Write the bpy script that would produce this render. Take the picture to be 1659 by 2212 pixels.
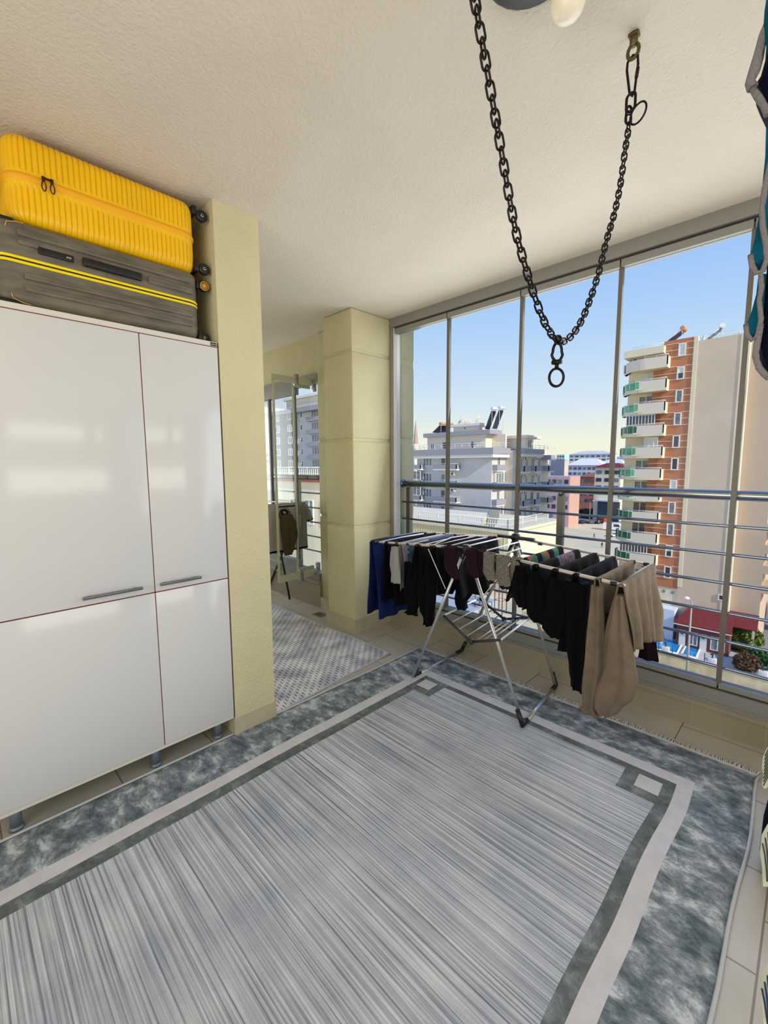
import bpy, bmesh, math, random
from mathutils import Vector, Matrix, noise
random.seed(7)
R = math.radians; PI = math.pi
for o in list(bpy.data.objects): bpy.data.objects.remove(o)
SC = bpy.context.scene; COL = SC.collection

# ------------------------------------------------------------ camera, sky, sun, lights, exposure
W_, H_ = 1659.0, 2212.0
FPX, YAW, PIT, ROLL = 943.48, 0.783788, 0.108779, -0.0056795
CAM = Vector((0, 0, 1.45))
FW = Vector((-math.sin(YAW)*math.cos(PIT), math.cos(YAW)*math.cos(PIT), -math.sin(PIT)))
_r = Vector((math.cos(YAW), math.sin(YAW), 0)); _u = _r.cross(FW)
RT = math.cos(ROLL)*_r + math.sin(ROLL)*_u; UP = -math.sin(ROLL)*_r + math.cos(ROLL)*_u
cd = bpy.data.cameras.new('camera'); cam = bpy.data.objects.new('camera', cd); COL.objects.link(cam)
cd.sensor_fit = 'HORIZONTAL'; cd.sensor_width = 36; cd.lens = 36*FPX/W_; cd.clip_start = .02; cd.clip_end = 3000
M = Matrix((RT, UP, -FW)).transposed().to_4x4(); M.translation = CAM; cam.matrix_world = M
SC.camera = cam
SC.view_settings.view_transform = 'Standard'; SC.view_settings.look = 'None'
SC.view_settings.gamma = 1; SC.view_settings.use_curve_mapping = False; SC.view_settings.exposure = 0.05

def lin(c):
    return tuple((x/255/12.92 if x/255 <= .04045 else ((x/255+.055)/1.055)**2.4) for x in c)
def at(u, v, ax, val):
    """world point on the plane axis=val seen along one camera direction (used to measure distances)"""
    d = (u-W_/2)/FPX*RT - (v-H_/2)/FPX*UP + FW
    return CAM + d*((val-CAM[ax])/d[ax])

world = bpy.data.worlds.new('sky'); SC.world = world; world.use_nodes = True
wn = world.node_tree.nodes; wl = world.node_tree.links; bg = wn['Background']
tc = wn.new('ShaderNodeTexCoord'); sp = wn.new('ShaderNodeSeparateXYZ'); wl.new(tc.outputs['Generated'], sp.inputs[0])
rp = wn.new('ShaderNodeValToRGB'); wl.new(sp.outputs[2], rp.inputs[0])
el = rp.color_ramp.elements
for p, c in ((0.0, (246, 240, 214)), (.045, (240, 240, 222)), (.12, (214, 228, 240)), (.26, (178, 208, 246)), (.5, (120, 172, 244)), (1, (80, 135, 225))):
    if p == 0: el[0].position = 0; el[0].color = (*lin(c), 1)
    elif p == 1: el[-1].position = 1; el[-1].color = (*lin(c), 1)
    else:
        e = el.new(p); e.color = (*lin(c), 1)
wl.new(rp.outputs[0], bg.inputs[0]); bg.inputs[1].default_value = 1.05

sd = bpy.data.lights.new('sun', 'SUN'); sd.energy = 3.9; sd.angle = R(.6); sd.color = (1, .90, .76)
sun = bpy.data.objects.new('sun', sd); COL.objects.link(sun)
sun.rotation_euler = Vector((.88, -.16, .52)).to_track_quat('Z', 'Y').to_euler()

def area(name, loc, direction, sx, sy, power, color):
    l = bpy.data.lights.new(name, 'AREA'); l.shape = 'RECTANGLE'; l.size = sx; l.size_y = sy; l.energy = power; l.color = color
    o = bpy.data.objects.new(name, l); COL.objects.link(o); o.location = loc
    o.rotation_euler = Vector(direction).to_track_quat('-Z', 'Y').to_euler(); return o
# daylight through the windows beside the camera; the rear lamp is an added fill
area('daylight_side_window', (1.86, .9, 1.15), (-1, 0, .25), 2.6, .5, 16, (1, .95, .87))
area('daylight_side_transom', (1.86, .9, 2.2), (-1, 0, -.1), 2.4, .28, 9, (1, .95, .88))
area('rear_fill_light', (-.3, -1.55, 1.35), (-.15, 1, .35), 2.6, 1.7, 37, (1, .95, .88))
area('daylight_passage_window', (-5.9, 1.95, 1.4), (1, 0, 0), 1.0, 1.8, 22, (.93, .97, 1))
# daylight of the glazed front (the wide window wall itself)
area('daylight_front_window', (-.95, 2.80, 1.5), (0, -1, .22), 3.2, 2.1, 43, (.94, .97, 1))

# ------------------------------------------------------------ materials
MATS = {}
def mat(name, col, rough=.6, metal=0, bump=0, bscale=60, var=0, vscale=6, col2=None, spec=.5, coords='Object', stretch=None, detail=4, alpha=1):
    if name in MATS: return MATS[name]
    m = bpy.data.materials.new(name); m.use_nodes = True; MATS[name] = m
    n = m.node_tree.nodes; l = m.node_tree.links; b = n['Principled BSDF']
    b.inputs['Base Color'].default_value = (*lin(col), 1); b.inputs['Roughness'].default_value = rough
    b.inputs['Metallic'].default_value = metal; b.inputs['Specular IOR Level'].default_value = spec
    t = n.new('ShaderNodeTexCoord'); out = t.outputs[coords]
    if stretch:
        mp = n.new('ShaderNodeMapping'); l.new(out, mp.inputs[0]); mp.inputs['Scale'].default_value = stretch; out = mp.outputs[0]
    if var or col2:
        nz = n.new('ShaderNodeTexNoise'); nz.inputs['Scale'].default_value = vscale; nz.inputs['Detail'].default_value = detail
        l.new(out, nz.inputs[0]); r = n.new('ShaderNodeValToRGB'); l.new(nz.outputs[0], r.inputs[0])
        c2 = col2 or tuple(max(0, x*(1-var)) for x in col)
        r.color_ramp.elements[0].position = .35; r.color_ramp.elements[1].position = .65
        r.color_ramp.elements[0].color = (*lin(c2), 1); r.color_ramp.elements[1].color = (*lin(col), 1)
        l.new(r.outputs[0], b.inputs['Base Color'])
    if bump:
        nb = n.new('ShaderNodeTexNoise'); nb.inputs['Scale'].default_value = bscale; nb.inputs['Detail'].default_value = 5
        l.new(out, nb.inputs[0]); bp = n.new('ShaderNodeBump'); bp.inputs['Strength'].default_value = bump
        bp.inputs['Distance'].default_value = .01; l.new(nb.outputs[0], bp.inputs['Height']); l.new(bp.outputs[0], b.inputs['Normal'])
    return m
def glass_mat(name, tint, refl=.06, mix=None):
    m = bpy.data.materials.new(name); m.use_nodes = True; MATS[name] = m
    n = m.node_tree.nodes; l = m.node_tree.links; n.remove(n['Principled BSDF'])
    tr = n.new('ShaderNodeBsdfTransparent'); tr.inputs[0].default_value = (*tint, 1)
    gl = n.new('ShaderNodeBsdfGlossy'); gl.inputs['Roughness'].default_value = .02
    mx = n.new('ShaderNodeMixShader'); fr = n.new('ShaderNodeFresnel'); fr.inputs[0].default_value = 1.14
    l.new(fr.outputs[0], mx.inputs[0]); l.new(tr.outputs[0], mx.inputs[1]); l.new(gl.outputs[0], mx.inputs[2])
    l.new(mx.outputs[0], n['Material Output'].inputs[0]); return m

ceil_m = mat('ceiling_plaster', (218, 207, 192), .9, bump=.55, bscale=85, var=.03, vscale=2)
cream = mat('cream_stucco', (214, 206, 168), .88, bump=.6, bscale=70, var=.03, vscale=3)
stone = mat('skirting_stone', (196, 186, 160), .5, var=.06, vscale=14)
alu = mat('grey_aluminium', (150, 150, 146), .42, metal=.35)
alud = mat('dark_gasket', (52, 50, 48), .6)
chrome = mat('polished_steel', (176, 178, 186), .22, metal=1)
steel_post = mat('steel_post', (140, 136, 126), .35, metal=.7)
white_lac = mat('white_gloss_lacquer', (212, 213, 215), .13, bump=.09, bscale=2.2)
white_edge = mat('white_laminate_edge', (214, 212, 204), .5)
red_line = mat('dark_red_edge', (112, 22, 40), .5)
brushed = mat('brushed_handle', (120, 120, 128), .35, metal=.8)
legm = mat('grey_leg_plastic', (120, 132, 146), .35, metal=.35)
yellow = mat('yellow_shell', (250, 196, 0), .38, var=.04, vscale=5)
yellow2 = mat('yellow_zip_tape', (246, 172, 10), .55)
lime = mat('lemon_zip', (252, 226, 0), .5)
greysh = mat('grey_brushed_shell', (116, 108, 94), .42, var=.2, vscale=9, bump=.12, bscale=220, stretch=(1, 1, 4))
blackp = mat('black_plastic', (18, 18, 20), .4)
darkp = mat('charcoal_plastic', (40, 42, 50), .45)
tan = mat('tan_piping', (206, 160, 92), .5)
orange_w = mat('orange_wheel_disc', (240, 176, 60), .45)
iron = mat('dark_iron', (38, 32, 34), .38, metal=.75, var=.3, vscale=40)
tube = mat('silver_tube', (196, 196, 198), .28, metal=.7)
rail_w = mat('white_tube', (226, 226, 232), .35)
rail_t = mat('taupe_tube', (186, 176, 168), .4, metal=.3)
opal = mat('opal_glass', (246, 236, 216), .25)
pane = glass_mat('clear_glass', (.97, .985, .975))
black_cl = mat('black_cotton', (6, 6, 9), .95, spec=.15, bump=.3, bscale=300)
navy_cl = mat('navy_cotton', (9, 10, 19), .95, spec=.15, bump=.3, bscale=300)
denim = mat('blue_denim', (16, 32, 96), .9, spec=.2, bump=.3, bscale=350, var=.35, vscale=9)
grey_cl = mat('grey_jersey', (146, 146, 148), .95, spec=.15, bump=.2, bscale=250)
bluegrey_cl = mat('bluegrey_jersey', (84, 104, 140), .95, spec=.15, var=.3, vscale=12)
maroon_cl = mat('maroon_knit', (36, 18, 28), .95, spec=.15, bump=.4, bscale=200)
sock_g = mat('speckled_grey_knit', (132, 128, 120), .95, spec=.15, bump=.5, bscale=420, var=.3, vscale=160)
brown_cl = mat('taupe_knit', (124, 110, 94), .95, spec=.15, bump=.35, bscale=260, var=.1, vscale=14)
shirt_cl = mat('grey_brown_jersey', (178, 168, 160), .95, spec=.15)
olive_cl = mat('olive_brown_jersey', (88, 74, 52), .95, spec=.15)
white_cl = mat('white_knit', (214, 212, 204), .95, spec=.1, bump=.5, bscale=120)
cream_cl = mat('cream_knit', (226, 224, 196), .95, spec=.1, bump=.5, bscale=160)
teal_cl = mat('teal_fleece', (8, 84, 112), .95, spec=.1, var=.25, vscale=20)
night_cl = mat('midnight_fleece', (10, 12, 34), .97, spec=.1, bump=.4, bscale=120)
fuzz_cl = mat('grey_fleece_trim', (134, 130, 134), .97, spec=.1, bump=.8, bscale=180)

def ramp(n, l, src, stops):
    r = n.new('ShaderNodeValToRGB'); l.new(src, r.inputs[0]); e = r.color_ramp.elements
    e[0].position, e[0].color = stops[0][0], (*lin(stops[0][1]), 1); e[1].position, e[1].color = stops[-1][0], (*lin(stops[-1][1]), 1)
    for p, c in stops[1:-1]:
        x = e.new(p); x.color = (*lin(c), 1)
    return r
def rug_mat(name, stops, scale, stretch, detail=8, nr=.74, rough=.95, dist=0, pile=.5, stops2=None, sc2=None, st2=None, fac2=.5):
    m = bpy.data.materials.new(name); m.use_nodes = True; MATS[name] = m
    n = m.node_tree.nodes; l = m.node_tree.links; b = n['Principled BSDF']
    b.inputs['Roughness'].default_value = rough; b.inputs['Specular IOR Level'].default_value = .1
    t = n.new('ShaderNodeTexCoord')
    def nz(sc, st, det, ds=0):
        mp = n.new('ShaderNodeMapping'); l.new(t.outputs['Object'], mp.inputs[0]); mp.inputs['Scale'].default_value = st
        z = n.new('ShaderNodeTexNoise'); z.inputs['Scale'].default_value = sc; z.inputs['Detail'].default_value = det; z.inputs['Distortion'].default_value = ds
        z.inputs['Roughness'].default_value = nr
        l.new(mp.outputs[0], z.inputs[0]); return z.outputs[0]
    c = ramp(n, l, nz(scale, stretch, detail, dist), stops).outputs[0]
    if stops2:
        c2 = ramp(n, l, nz(sc2, st2, 6), stops2).outputs[0]
        mx = n.new('ShaderNodeMix'); mx.data_type = 'RGBA'; mx.blend_type = 'MULTIPLY'; mx.inputs[0].default_value = fac2
        l.new(c, mx.inputs[6]); l.new(c2, mx.inputs[7]); c = mx.outputs[2]
    l.new(c, b.inputs['Base Color'])
    bp = n.new('ShaderNodeBump'); bp.inputs['Strength'].default_value = pile; bp.inputs['Distance'].default_value = .004
    l.new(nz(260, (1, 1, 1), 2), bp.inputs['Height']); l.new(bp.outputs[0], b.inputs['Normal']); return m
rug_border = rug_mat('rug_marbled_border', [(.38, (82, 92, 97)), (.47, (114, 123, 128)), (.54, (146, 154, 159)), (.61, (196, 200, 204))], 11, (.8, 1.2, 1), 15, dist=.25)
rug_dark = rug_mat('rug_dark_band', [(.36, (82, 88, 88)), (.52, (106, 112, 112)), (.68, (146, 150, 150))], 12, (1, 1, 1), 12, dist=.3)
rug_white = rug_mat('rug_pale_band', [(.3, (192, 190, 194)), (.7, (206, 204, 206))], 8, (1, 1, 1), 3)
rug_field = rug_mat('rug_striped_field', [(.35, (116, 123, 132)), (.44, (164, 169, 177)), (.53, (192, 195, 201)), (.64, (216, 219, 225))], 2.6, (.42, 54, 1), 13, nr=.60, dist=.06,
                    stops2=[(.35, (196, 200, 208)), (.65, (255, 252, 248))], sc2=3.2, st2=(1, 1, 1), fac2=.6)
fringe_m = mat('rug_fringe_cotton', (206, 202, 196), .95)

def math_node(n, l, op, a, b=None, c=None):
    x = n.new('ShaderNodeMath'); x.operation = op
    for i, v in enumerate((a, b, c)):
        if v is None: continue
        if isinstance(v, (int, float)): x.inputs[i].default_value = v
        else: l.new(v, x.inputs[i])
    return x.outputs[0]
def dash_rug_mat():
    m = bpy.data.materials.new('passage_rug_weave'); m.use_nodes = True
    n = m.node_tree.nodes; l = m.node_tree.links; b = n['Principled BSDF']; b.inputs['Roughness'].default_value = .95
    t = n.new('ShaderNodeTexCoord'); s = n.new('ShaderNodeSeparateXYZ'); l.new(t.outputs['Object'], s.inputs[0])
    v = math_node(n, l, 'DIVIDE', s.outputs[1], .024); row = math_node(n, l, 'FLOOR', v)
    u = math_node(n, l, 'ADD', math_node(n, l, 'DIVIDE', s.outputs[0], .06), math_node(n, l, 'MULTIPLY', row, .38))
    fu = math_node(n, l, 'FRACT', u); fv = math_node(n, l, 'FRACT', v)
    tilt = math_node(n, l, 'ADD', fv, math_node(n, l, 'MULTIPLY', fu, .25))
    d = math_node(n, l, 'MULTIPLY', math_node(n, l, 'LESS_THAN', fu, .55), math_node(n, l, 'LESS_THAN', math_node(n, l, 'ABSOLUTE', math_node(n, l, 'SUBTRACT', tilt, .5)), .17))
    z = n.new('ShaderNodeTexNoise'); z.inputs['Scale'].default_value = 5; z.inputs['Detail'].default_value = 3; l.new(t.outputs['Object'], z.inputs[0])
    base = ramp(n, l, z.outputs[0], [(.38, (172, 172, 184)), (.62, (226, 226, 226))]).outputs[0]
    dk = ramp(n, l, z.outputs[0], [(.38, (92, 96, 112)), (.62, (136, 138, 146))]).outputs[0]
    mx = n.new('ShaderNodeMix'); mx.data_type = 'RGBA'; l.new(d, mx.inputs[0]); l.new(base, mx.inputs[6]); l.new(dk, mx.inputs[7]); l.new(mx.outputs[2], b.inputs['Base Color'])
    return m
def tile_mat(name, col, col2, grout, tx, ty, ox, oy, off=.5, gw=.006, rough=.35):
    m = bpy.data.materials.new(name); m.use_nodes = True
    n = m.node_tree.nodes; l = m.node_tree.links; b = n['Principled BSDF']; b.inputs['Roughness'].default_value = rough
    t = n.new('ShaderNodeTexCoord'); s = n.new('ShaderNodeSeparateXYZ'); l.new(t.outputs['Object'], s.inputs[0])
    u = math_node(n, l, 'DIVIDE', math_node(n, l, 'SUBTRACT', s.outputs[0], ox), tx); cu = math_node(n, l, 'FLOOR', u)
    v = math_node(n, l, 'ADD', math_node(n, l, 'DIVIDE', math_node(n, l, 'SUBTRACT', s.outputs[1], oy), ty), math_node(n, l, 'MULTIPLY', cu, off))
    g1 = math_node(n, l, 'LESS_THAN', math_node(n, l, 'FRACT', u), gw/tx); g2 = math_node(n, l, 'LESS_THAN', math_node(n, l, 'FRACT', v), gw/ty)
    g = math_node(n, l, 'MAXIMUM', g1, g2)
    z = n.new('ShaderNodeTexNoise'); z.inputs['Scale'].default_value = 3; z.inputs['Detail'].default_value = 6; l.new(t.outputs['Object'], z.inputs[0])
    base = ramp(n, l, z.outputs[0], [(.35, col2), (.65, col)]).outputs[0]
    mx = n.new('ShaderNodeMix'); mx.data_type = 'RGBA'; l.new(g, mx.inputs[0]); l.new(base, mx.inputs[6]); mx.inputs[7].default_value = (*lin(grout), 1)
    l.new(mx.outputs[2], b.inputs['Base Color'])
    bp = n.new('ShaderNodeBump'); bp.invert = True; bp.inputs['Strength'].default_value = .6; bp.inputs['Distance'].default_value = .003
    l.new(g, bp.inputs['Height']); l.new(bp.outputs[0], b.inputs['Normal']); return m
floor_m = tile_mat('floor_tiles', (184, 178, 166), (172, 166, 154), (122, 110, 96), .42, .42, -.027, 1.722)
curb_m = tile_mat('curb_tiles', (158, 148, 126), (148, 138, 116), (166, 152, 126), .31, 9, -.1, -3, 0, .004, .5)

# ------------------------------------------------------------ mesh helpers
class MB:
    def __init__(s): s.v = []; s.f = []; s.m = []; s.s = []
    def add(s, vs, fs, mi=0, smooth=False):
        b = len(s.v); s.v += [Vector(p) for p in vs]
        for f in fs: s.f.append([b+i for i in f]); s.m.append(mi); s.s.append(smooth)
        return s
    def box(s, a, b, mi=0, bev=0):
        x0, y0, z0 = (min(a[i], b[i]) for i in range(3)); x1, y1, z1 = (max(a[i], b[i]) for i in range(3))
        if bev <= 0:
            vs = [(x0,y0,z0),(x1,y0,z0),(x1,y1,z0),(x0,y1,z0),(x0,y0,z1),(x1,y0,z1),(x1,y1,z1),(x0,y1,z1)]
            return s.add(vs, [(3,2,1,0),(4,5,6,7),(0,1,5,4),(1,2,6,5),(2,3,7,6),(3,0,4,7)], mi)
        bm = bmesh.new(); bmesh.ops.create_cube(bm, size=1)
        for v in bm.verts: v.co = Vector(((x0+x1)/2+v.co.x*(x1-x0), (y0+y1)/2+v.co.y*(y1-y0), (z0+z1)/2+v.co.z*(z1-z0)))
        bmesh.ops.bevel(bm, geom=bm.edges[:], offset=bev, segments=2, affect='EDGES', profile=.5)
        vs = [v.co.copy() for v in bm.verts]; bm.verts.index_update(); fs = [[v.index for v in f.verts] for f in bm.faces]; bm.free()
        return s.add(vs, fs, mi, True)
    def tube(s, pts, r, seg=10, mi=0, cap=True, closed=False, smooth=True, rs=None, flat=1.0):
        pts = [Vector(p) for p in pts]; n = len(pts); rings = []; prev = None
        for i, p in enumerate(pts):
            a = pts[(i-1) % n] if (closed or i > 0) else p; b = pts[(i+1) % n] if (closed or i < n-1) else p
            t = (b-a).normalized()
            if prev is None:
                ref = Vector((0, 0, 1)) if abs(t.z) < .9 else Vector((1, 0, 0)); prev = t.cross(ref).normalized()
            prev = (prev - t*prev.dot(t)).normalized(); w = t.cross(prev); rr = rs[i] if rs else r
            rings.append([p + (prev*math.cos(2*PI*k/seg)*flat + w*math.sin(2*PI*k/seg))*rr for k in range(seg)])
        vs = [q for rg in rings for q in rg]; fs = []
        for i in range(n if closed else n-1):
            j = (i+1) % n
            for k in range(seg): fs.append((i*seg+k, i*seg+(k+1) % seg, j*seg+(k+1) % seg, j*seg+k))
        s.add(vs, fs, mi, smooth)
        if cap and not closed:
            b = len(s.v)-len(vs)
            s.f.append([b+k for k in range(seg)][::-1]); s.m.append(mi); s.s.append(False)
            s.f.append([b+(n-1)*seg+k for k in range(seg)]); s.m.append(mi); s.s.append(False)
        return s
    def cyl(s, a, b, r, seg=16, mi=0, r2=None):
        return s.tube([a, b], r, seg, mi, rs=[r, r if r2 is None else r2])
    def lathe(s, prof, c=(0,0,0), axis=(0,0,1), seg=24, mi=0, smooth=True):
        q = Vector(axis).to_track_quat('Z', 'Y'); c = Vector(c); vs = []; fs = []; n = len(prof)
        for r, z in prof:
            for k in range(seg): vs.append(c + q @ Vector((r*math.cos(2*PI*k/seg), r*math.sin(2*PI*k/seg), z)))
        for i in range(n-1):
            for k in range(seg): fs.append((i*seg+k, i*seg+(k+1) % seg, (i+1)*seg+(k+1) % seg, (i+1)*seg+k))
        return s.add(vs, fs, mi, smooth)
    def prism(s, poly, axis, a, b, mi=0, smooth=False):
        """poly: 2D points; extruded along axis 0/1/2 from a to b"""
        def P(p, t): q = list(p); q.insert(axis, t); return tuple(q)
        n = len(poly); vs = [P(p, a) for p in poly]+[P(p, b) for p in poly]
        s.add(vs, [tuple(range(n))[::-1], tuple(range(n, 2*n))], mi)
        b0 = len(s.v)-2*n
        for i in range(n):
            s.f.append([b0+i, b0+(i+1) % n, b0+n+(i+1) % n, b0+n+i]); s.m.append(mi); s.s.append(smooth)
        return s
    def grid(s, nu, nv, fn, mi=0, smooth=True, mfn=None):
        b = len(s.v)
        for j in range(nv+1):
            for i in range(nu+1): s.v.append(Vector(fn(i/nu, j/nv)))
        for j in range(nv):
            for i in range(nu):
                k = b+j*(nu+1)+i; s.f.append([k, k+1, k+nu+2, k+nu+1]); s.m.append(mfn(i, j) if mfn else mi); s.s.append(smooth)
        return s
    def ball(s, c, r, seg=16, mi=0, sc=(1,1,1)):
        c = Vector(c)
        return s.grid(seg, seg//2, lambda u, v: c+Vector((r*sc[0]*math.sin(PI*v)*math.cos(2*PI*u), r*sc[1]*math.sin(PI*v)*math.sin(2*PI*u), r*sc[2]*math.cos(PI*v))), mi)
    def build(s, name, mats, parent=None, local=False, fix=True):
        me = bpy.data.meshes.new(name)
        off = Vector((0, 0, 0))
        if parent is not None and not local:
            p = parent
            while p: off += p.location; p = p.parent
        me.from_pydata([tuple(p-off) for p in s.v], [], s.f)
        for mm in (mats if isinstance(mats, (list, tuple)) else [mats]): me.materials.append(mm)
        for p, mi, sm in zip(me.polygons, s.m, s.s): p.material_index = mi; p.use_smooth = sm
        if fix:
            bm = bmesh.new(); bm.from_mesh(me); bmesh.ops.recalc_face_normals(bm, faces=bm.faces[:]); bm.to_mesh(me); bm.free()
        me.update()
        o = bpy.data.objects.new(name, me); COL.objects.link(o)
        if parent is not None: o.parent = parent
        return o
def tag(o, label=None, cat=None, group=None, kind=None):
    if label: o['label'] = label
    if cat: o['category'] = cat
    if group: o['group'] = group
    if kind: o['kind'] = kind
    return o
def thing(name, label, cat, loc=(0,0,0), group=None):
    o = bpy.data.objects.new(name, None); COL.objects.link(o); o.location = loc; o.empty_display_size = .05
    return tag(o, label, cat, group)
def struct(name, mb, mats, parent=None):
    o = mb.build(name, mats, parent)
    if parent is None: o['kind'] = 'structure'
    return o
def solid(o, t, off=0):
    m = o.modifiers.new('solid', 'SOLIDIFY'); m.thickness = t; m.offset = off; return o
def subsurf(o, n=1):
    m = o.modifiers.new('sub', 'SUBSURF'); m.levels = n; m.render_levels = n; return o
def text_part(name, body, size, loc, rot, material, parent, ext=.0004, bold=0):
    cu = bpy.data.curves.new(name, 'FONT'); cu.body = body; cu.size = size; cu.extrude = ext; cu.align_x = 'CENTER'; cu.align_y = 'CENTER'; cu.offset = bold
    t = bpy.data.objects.new(name, cu); COL.objects.link(t)
    me = bpy.data.meshes.new_from_object(t.evaluated_get(bpy.context.evaluated_depsgraph_get()))
    bpy.data.objects.remove(t)
    me.transform(Matrix.Translation(loc) @ rot.to_matrix().to_4x4())
    off = Vector((0,0,0)); p = parent
    while p: off += p.location; p = p.parent
    me.transform(Matrix.Translation(-off)); me.materials.clear(); me.materials.append(material)
    o = bpy.data.objects.new(name, me); COL.objects.link(o); o.parent = parent; return o
def rot_axes(x, y, z):
    return Matrix((Vector(x), Vector(y), Vector(z))).transposed().to_quaternion()

CZ = 2.70
# ------------------------------------------------------------ room shell
struct('floor', MB().box((-6.2, -1.7, -.25), (2.0, 2.83, 0)), floor_m)
struct('ceiling', MB().box((-6.2, -1.7, CZ), (2.0, 3.12, CZ+.3)), ceil_m)
# left wall: recess behind the wardrobe, pier beside it, passage side wall
struct('wall_left', MB().box((-2.95, -1.7, 0), (-2.72, 1.0, CZ)).box((-2.72, -1.7, 0), (-2.45, -.05, CZ)), cream)
struct('wall_pier', MB().box((-6.2, .998, 0), (-2.127, 1.236, CZ)), cream)
struct('wall_back', MB().box((-2.95, -1.8, 0), (-2.0, -1.6, CZ)).box((1.2, -1.8, 0), (2.0, -1.6, CZ)).box((-2.0, -1.8, 0), (1.2, -1.6, .4)).box((-2.0, -1.8, 2.3), (1.2, -1.6, CZ)), cream)
struct('wall_right', MB().box((1.9, -1.7, 0), (2.1, -.6, CZ)).box((1.9, 2.3, 0), (2.1, 3.12, CZ)).box((1.9, -.6, 0), (2.1, 2.3, .8)).box((1.9, -.6, 1.45), (2.1, 2.3, 2.02)).box((1.9, -.6, 2.38), (2.1, 2.3, CZ)), cream)
struct('wall_sun_block', MB().box((3.4, -6, -22), (9, 3.1, 14)), cream)  # unseen block added to keep the sun out of the side openings
struct('wall_outer_above', MB().box((-6.2, -3, CZ+.3), (3.4, 3.0, 10)), cream)
struct('wall_far', MB().box((-6.3, 1.0, 0), (-6.1, 3.0, .4)).box((-6.3, 1.0, 2.4), (-6.1, 3.0, CZ)).box((-6.3, 1.0, .4), (-6.1, 1.4, 2.4)).box((-6.3, 2.5, .4), (-6.1, 3.0, 2.4)), cream)
b = MB().box((-2.135, .99, 0), (-2.125, 1.245, .1)).box((-3.0, 1.236, 0), (-2.127, 1.246, .1))
struct('baseboard_pier', b, stone)
# column made of plaster blocks with grooves, inside
def blocks(mb, x0, y0, x1, y1, z0, z1, cuts, g=.022, bev=.012):
    zs = [z0]+cuts+[z1]
    mb.box((x0+.012, y0+.012, z0), (x1-.012, y1-.012, z1))
    for a, c in zip(zs[:-1], zs[1:]): mb.box((x0, y0, a+(g/2 if a > z0 else 0)), (x1, y1, c-(g/2 if c < z1 else 0)), 0, bev)
cb = MB(); blocks(cb, -3.12, 2.40, -2.75, 3.05, 0, CZ, [.92, 1.655, 2.375])
struct('wall_column', cb, cream)
cb = MB(); blocks(cb, -3.52, 2.62, -3.13, 3.05, 0, CZ, [.95, 1.69])
struct('wall_pilaster', cb, cream)
struct('baseboard_column', MB().box((-3.14, 2.385, 0), (-2.735, 2.84, .115)).box((-3.53, 2.592, 0), (-3.14, 2.7, .115)), stone)
# outer pier beyond the glazing, same block coursing
cb = MB(); blocks(cb, -3.1, 2.96, -2.735, 3.16, -.3, CZ+.3, [.31, .93, 1.66, 2.36], .03, .03)
struct('wall_outer_pier', cb, cream)
# curbs, beam above the passage window
struct('wall_front_curb', MB().box((-2.76, 2.82, 0), (1.95, 3.05, .125)).box((-2.76, 2.812, .125), (1.95, 3.05, .15)), curb_m)
struct('wall_passage_curb', MB().box((-6.1, 2.59, 0), (-3.5, 2.85, .25)).box((-6.1, 2.575, .25), (-3.5, 2.85, .275)), curb_m)
struct('wall_passage_beam', MB().box((-6.1, 2.64, 2.33), (-3.5, 2.95, CZ)), cream)
struct('wall_outer_slab', MB().box((-6.2, 3.05, -.3), (2.0, 3.14, .06)), cream)
t = struct('trim_1', MB().box((-3.42, 2.42, .0005), (-3.28, 2.52, .003)), mat('drain_steel', (150, 140, 130), .4, metal=.5))
MB().box((-3.40, 2.435, .003), (-3.30, 2.505, .0036)).build('drain_grate', mat('drain_dark', (96, 78, 66), .6), t)

# front glazing: track frame, frameless panes with slim vertical joints
w1 = tag(bpy.data.objects.new('window_1', None), kind='structure'); COL.objects.link(w1)
MB().box((-2.75, 2.83, 2.625), (1.9, 2.93, CZ)).build('top_track', alu, w1)
MB().box((-2.75, 2.835, .15), (1.9, 2.93, .232)).box((-2.75, 2.822, .15), (1.9, 2.94, .166)).build('bottom_track', alu, w1)
MB().box((-2.75, 2.85, 2.612), (1.9, 2.92, 2.625)).box((-2.75, 2.85, .232), (1.9, 2.92, .242)).build('gasket_line', alud, w1)
MB().box((-2.755, 2.835, .15), (-2.715, 2.93, 2.63), 0, .004).build('side_frame', alu, w1)
MB().box((-2.712, 2.845, .15), (-2.70, 2.92, 2.62)).build('side_profile', mat('pale_profile', (226, 224, 220), .4), w1)
edges = [-2.70, -2.137, -1.522, -.903, -.31, .30, .91, 1.9]
for a, c in zip(edges[:-1], edges[1:]):
    MB().box((a+.004, 2.845, 2.572), (c-.004, 2.905, 2.612)).box((a+.004, 2.845, .242), (c-.004, 2.905, .268)).build('sash_rail', alu, w1)
    MB().box((a+.006, 2.872, .268), (c-.006, 2.880, 2.572)).build('pane', pane, w1)
for x in edges[1:-1]:
    MB().box((x-.011, 2.862, .25), (x+.011, 2.89, 2.605)).build('joint_profile', mat('joint_grey', (112, 108, 100), .45, metal=.2), w1)
# passage glazing
w2 = tag(bpy.data.objects.new('window_2', None), kind='structure'); COL.objects.link(w2)
MB().box((-6.1, 2.62, 2.25), (-3.52, 2.72, 2.33)).build('top_track', alu, w2)
MB().box((-6.1, 2.6, .275), (-3.52, 2.72, .35)).build('bottom_track', alu, w2)
MB().box((-6.1, 2.63, .35), (-3.95, 2.70, .42)).box((-6.1, 2.63, 2.18), (-3.95, 2.70, 2.25)).build('sash_rail', alu, w2)
for x in (-6.05, -5.5, -5.0, -4.47, -3.98):
    MB().box((x-.012, 2.645, .35), (x+.012, 2.68, 2.25)).build('joint_profile', MATS['joint_grey'], w2)
MB().box((-6.05, 2.66, .42), (-3.99, 2.668, 2.18)).build('pane', pane, w2)
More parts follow.
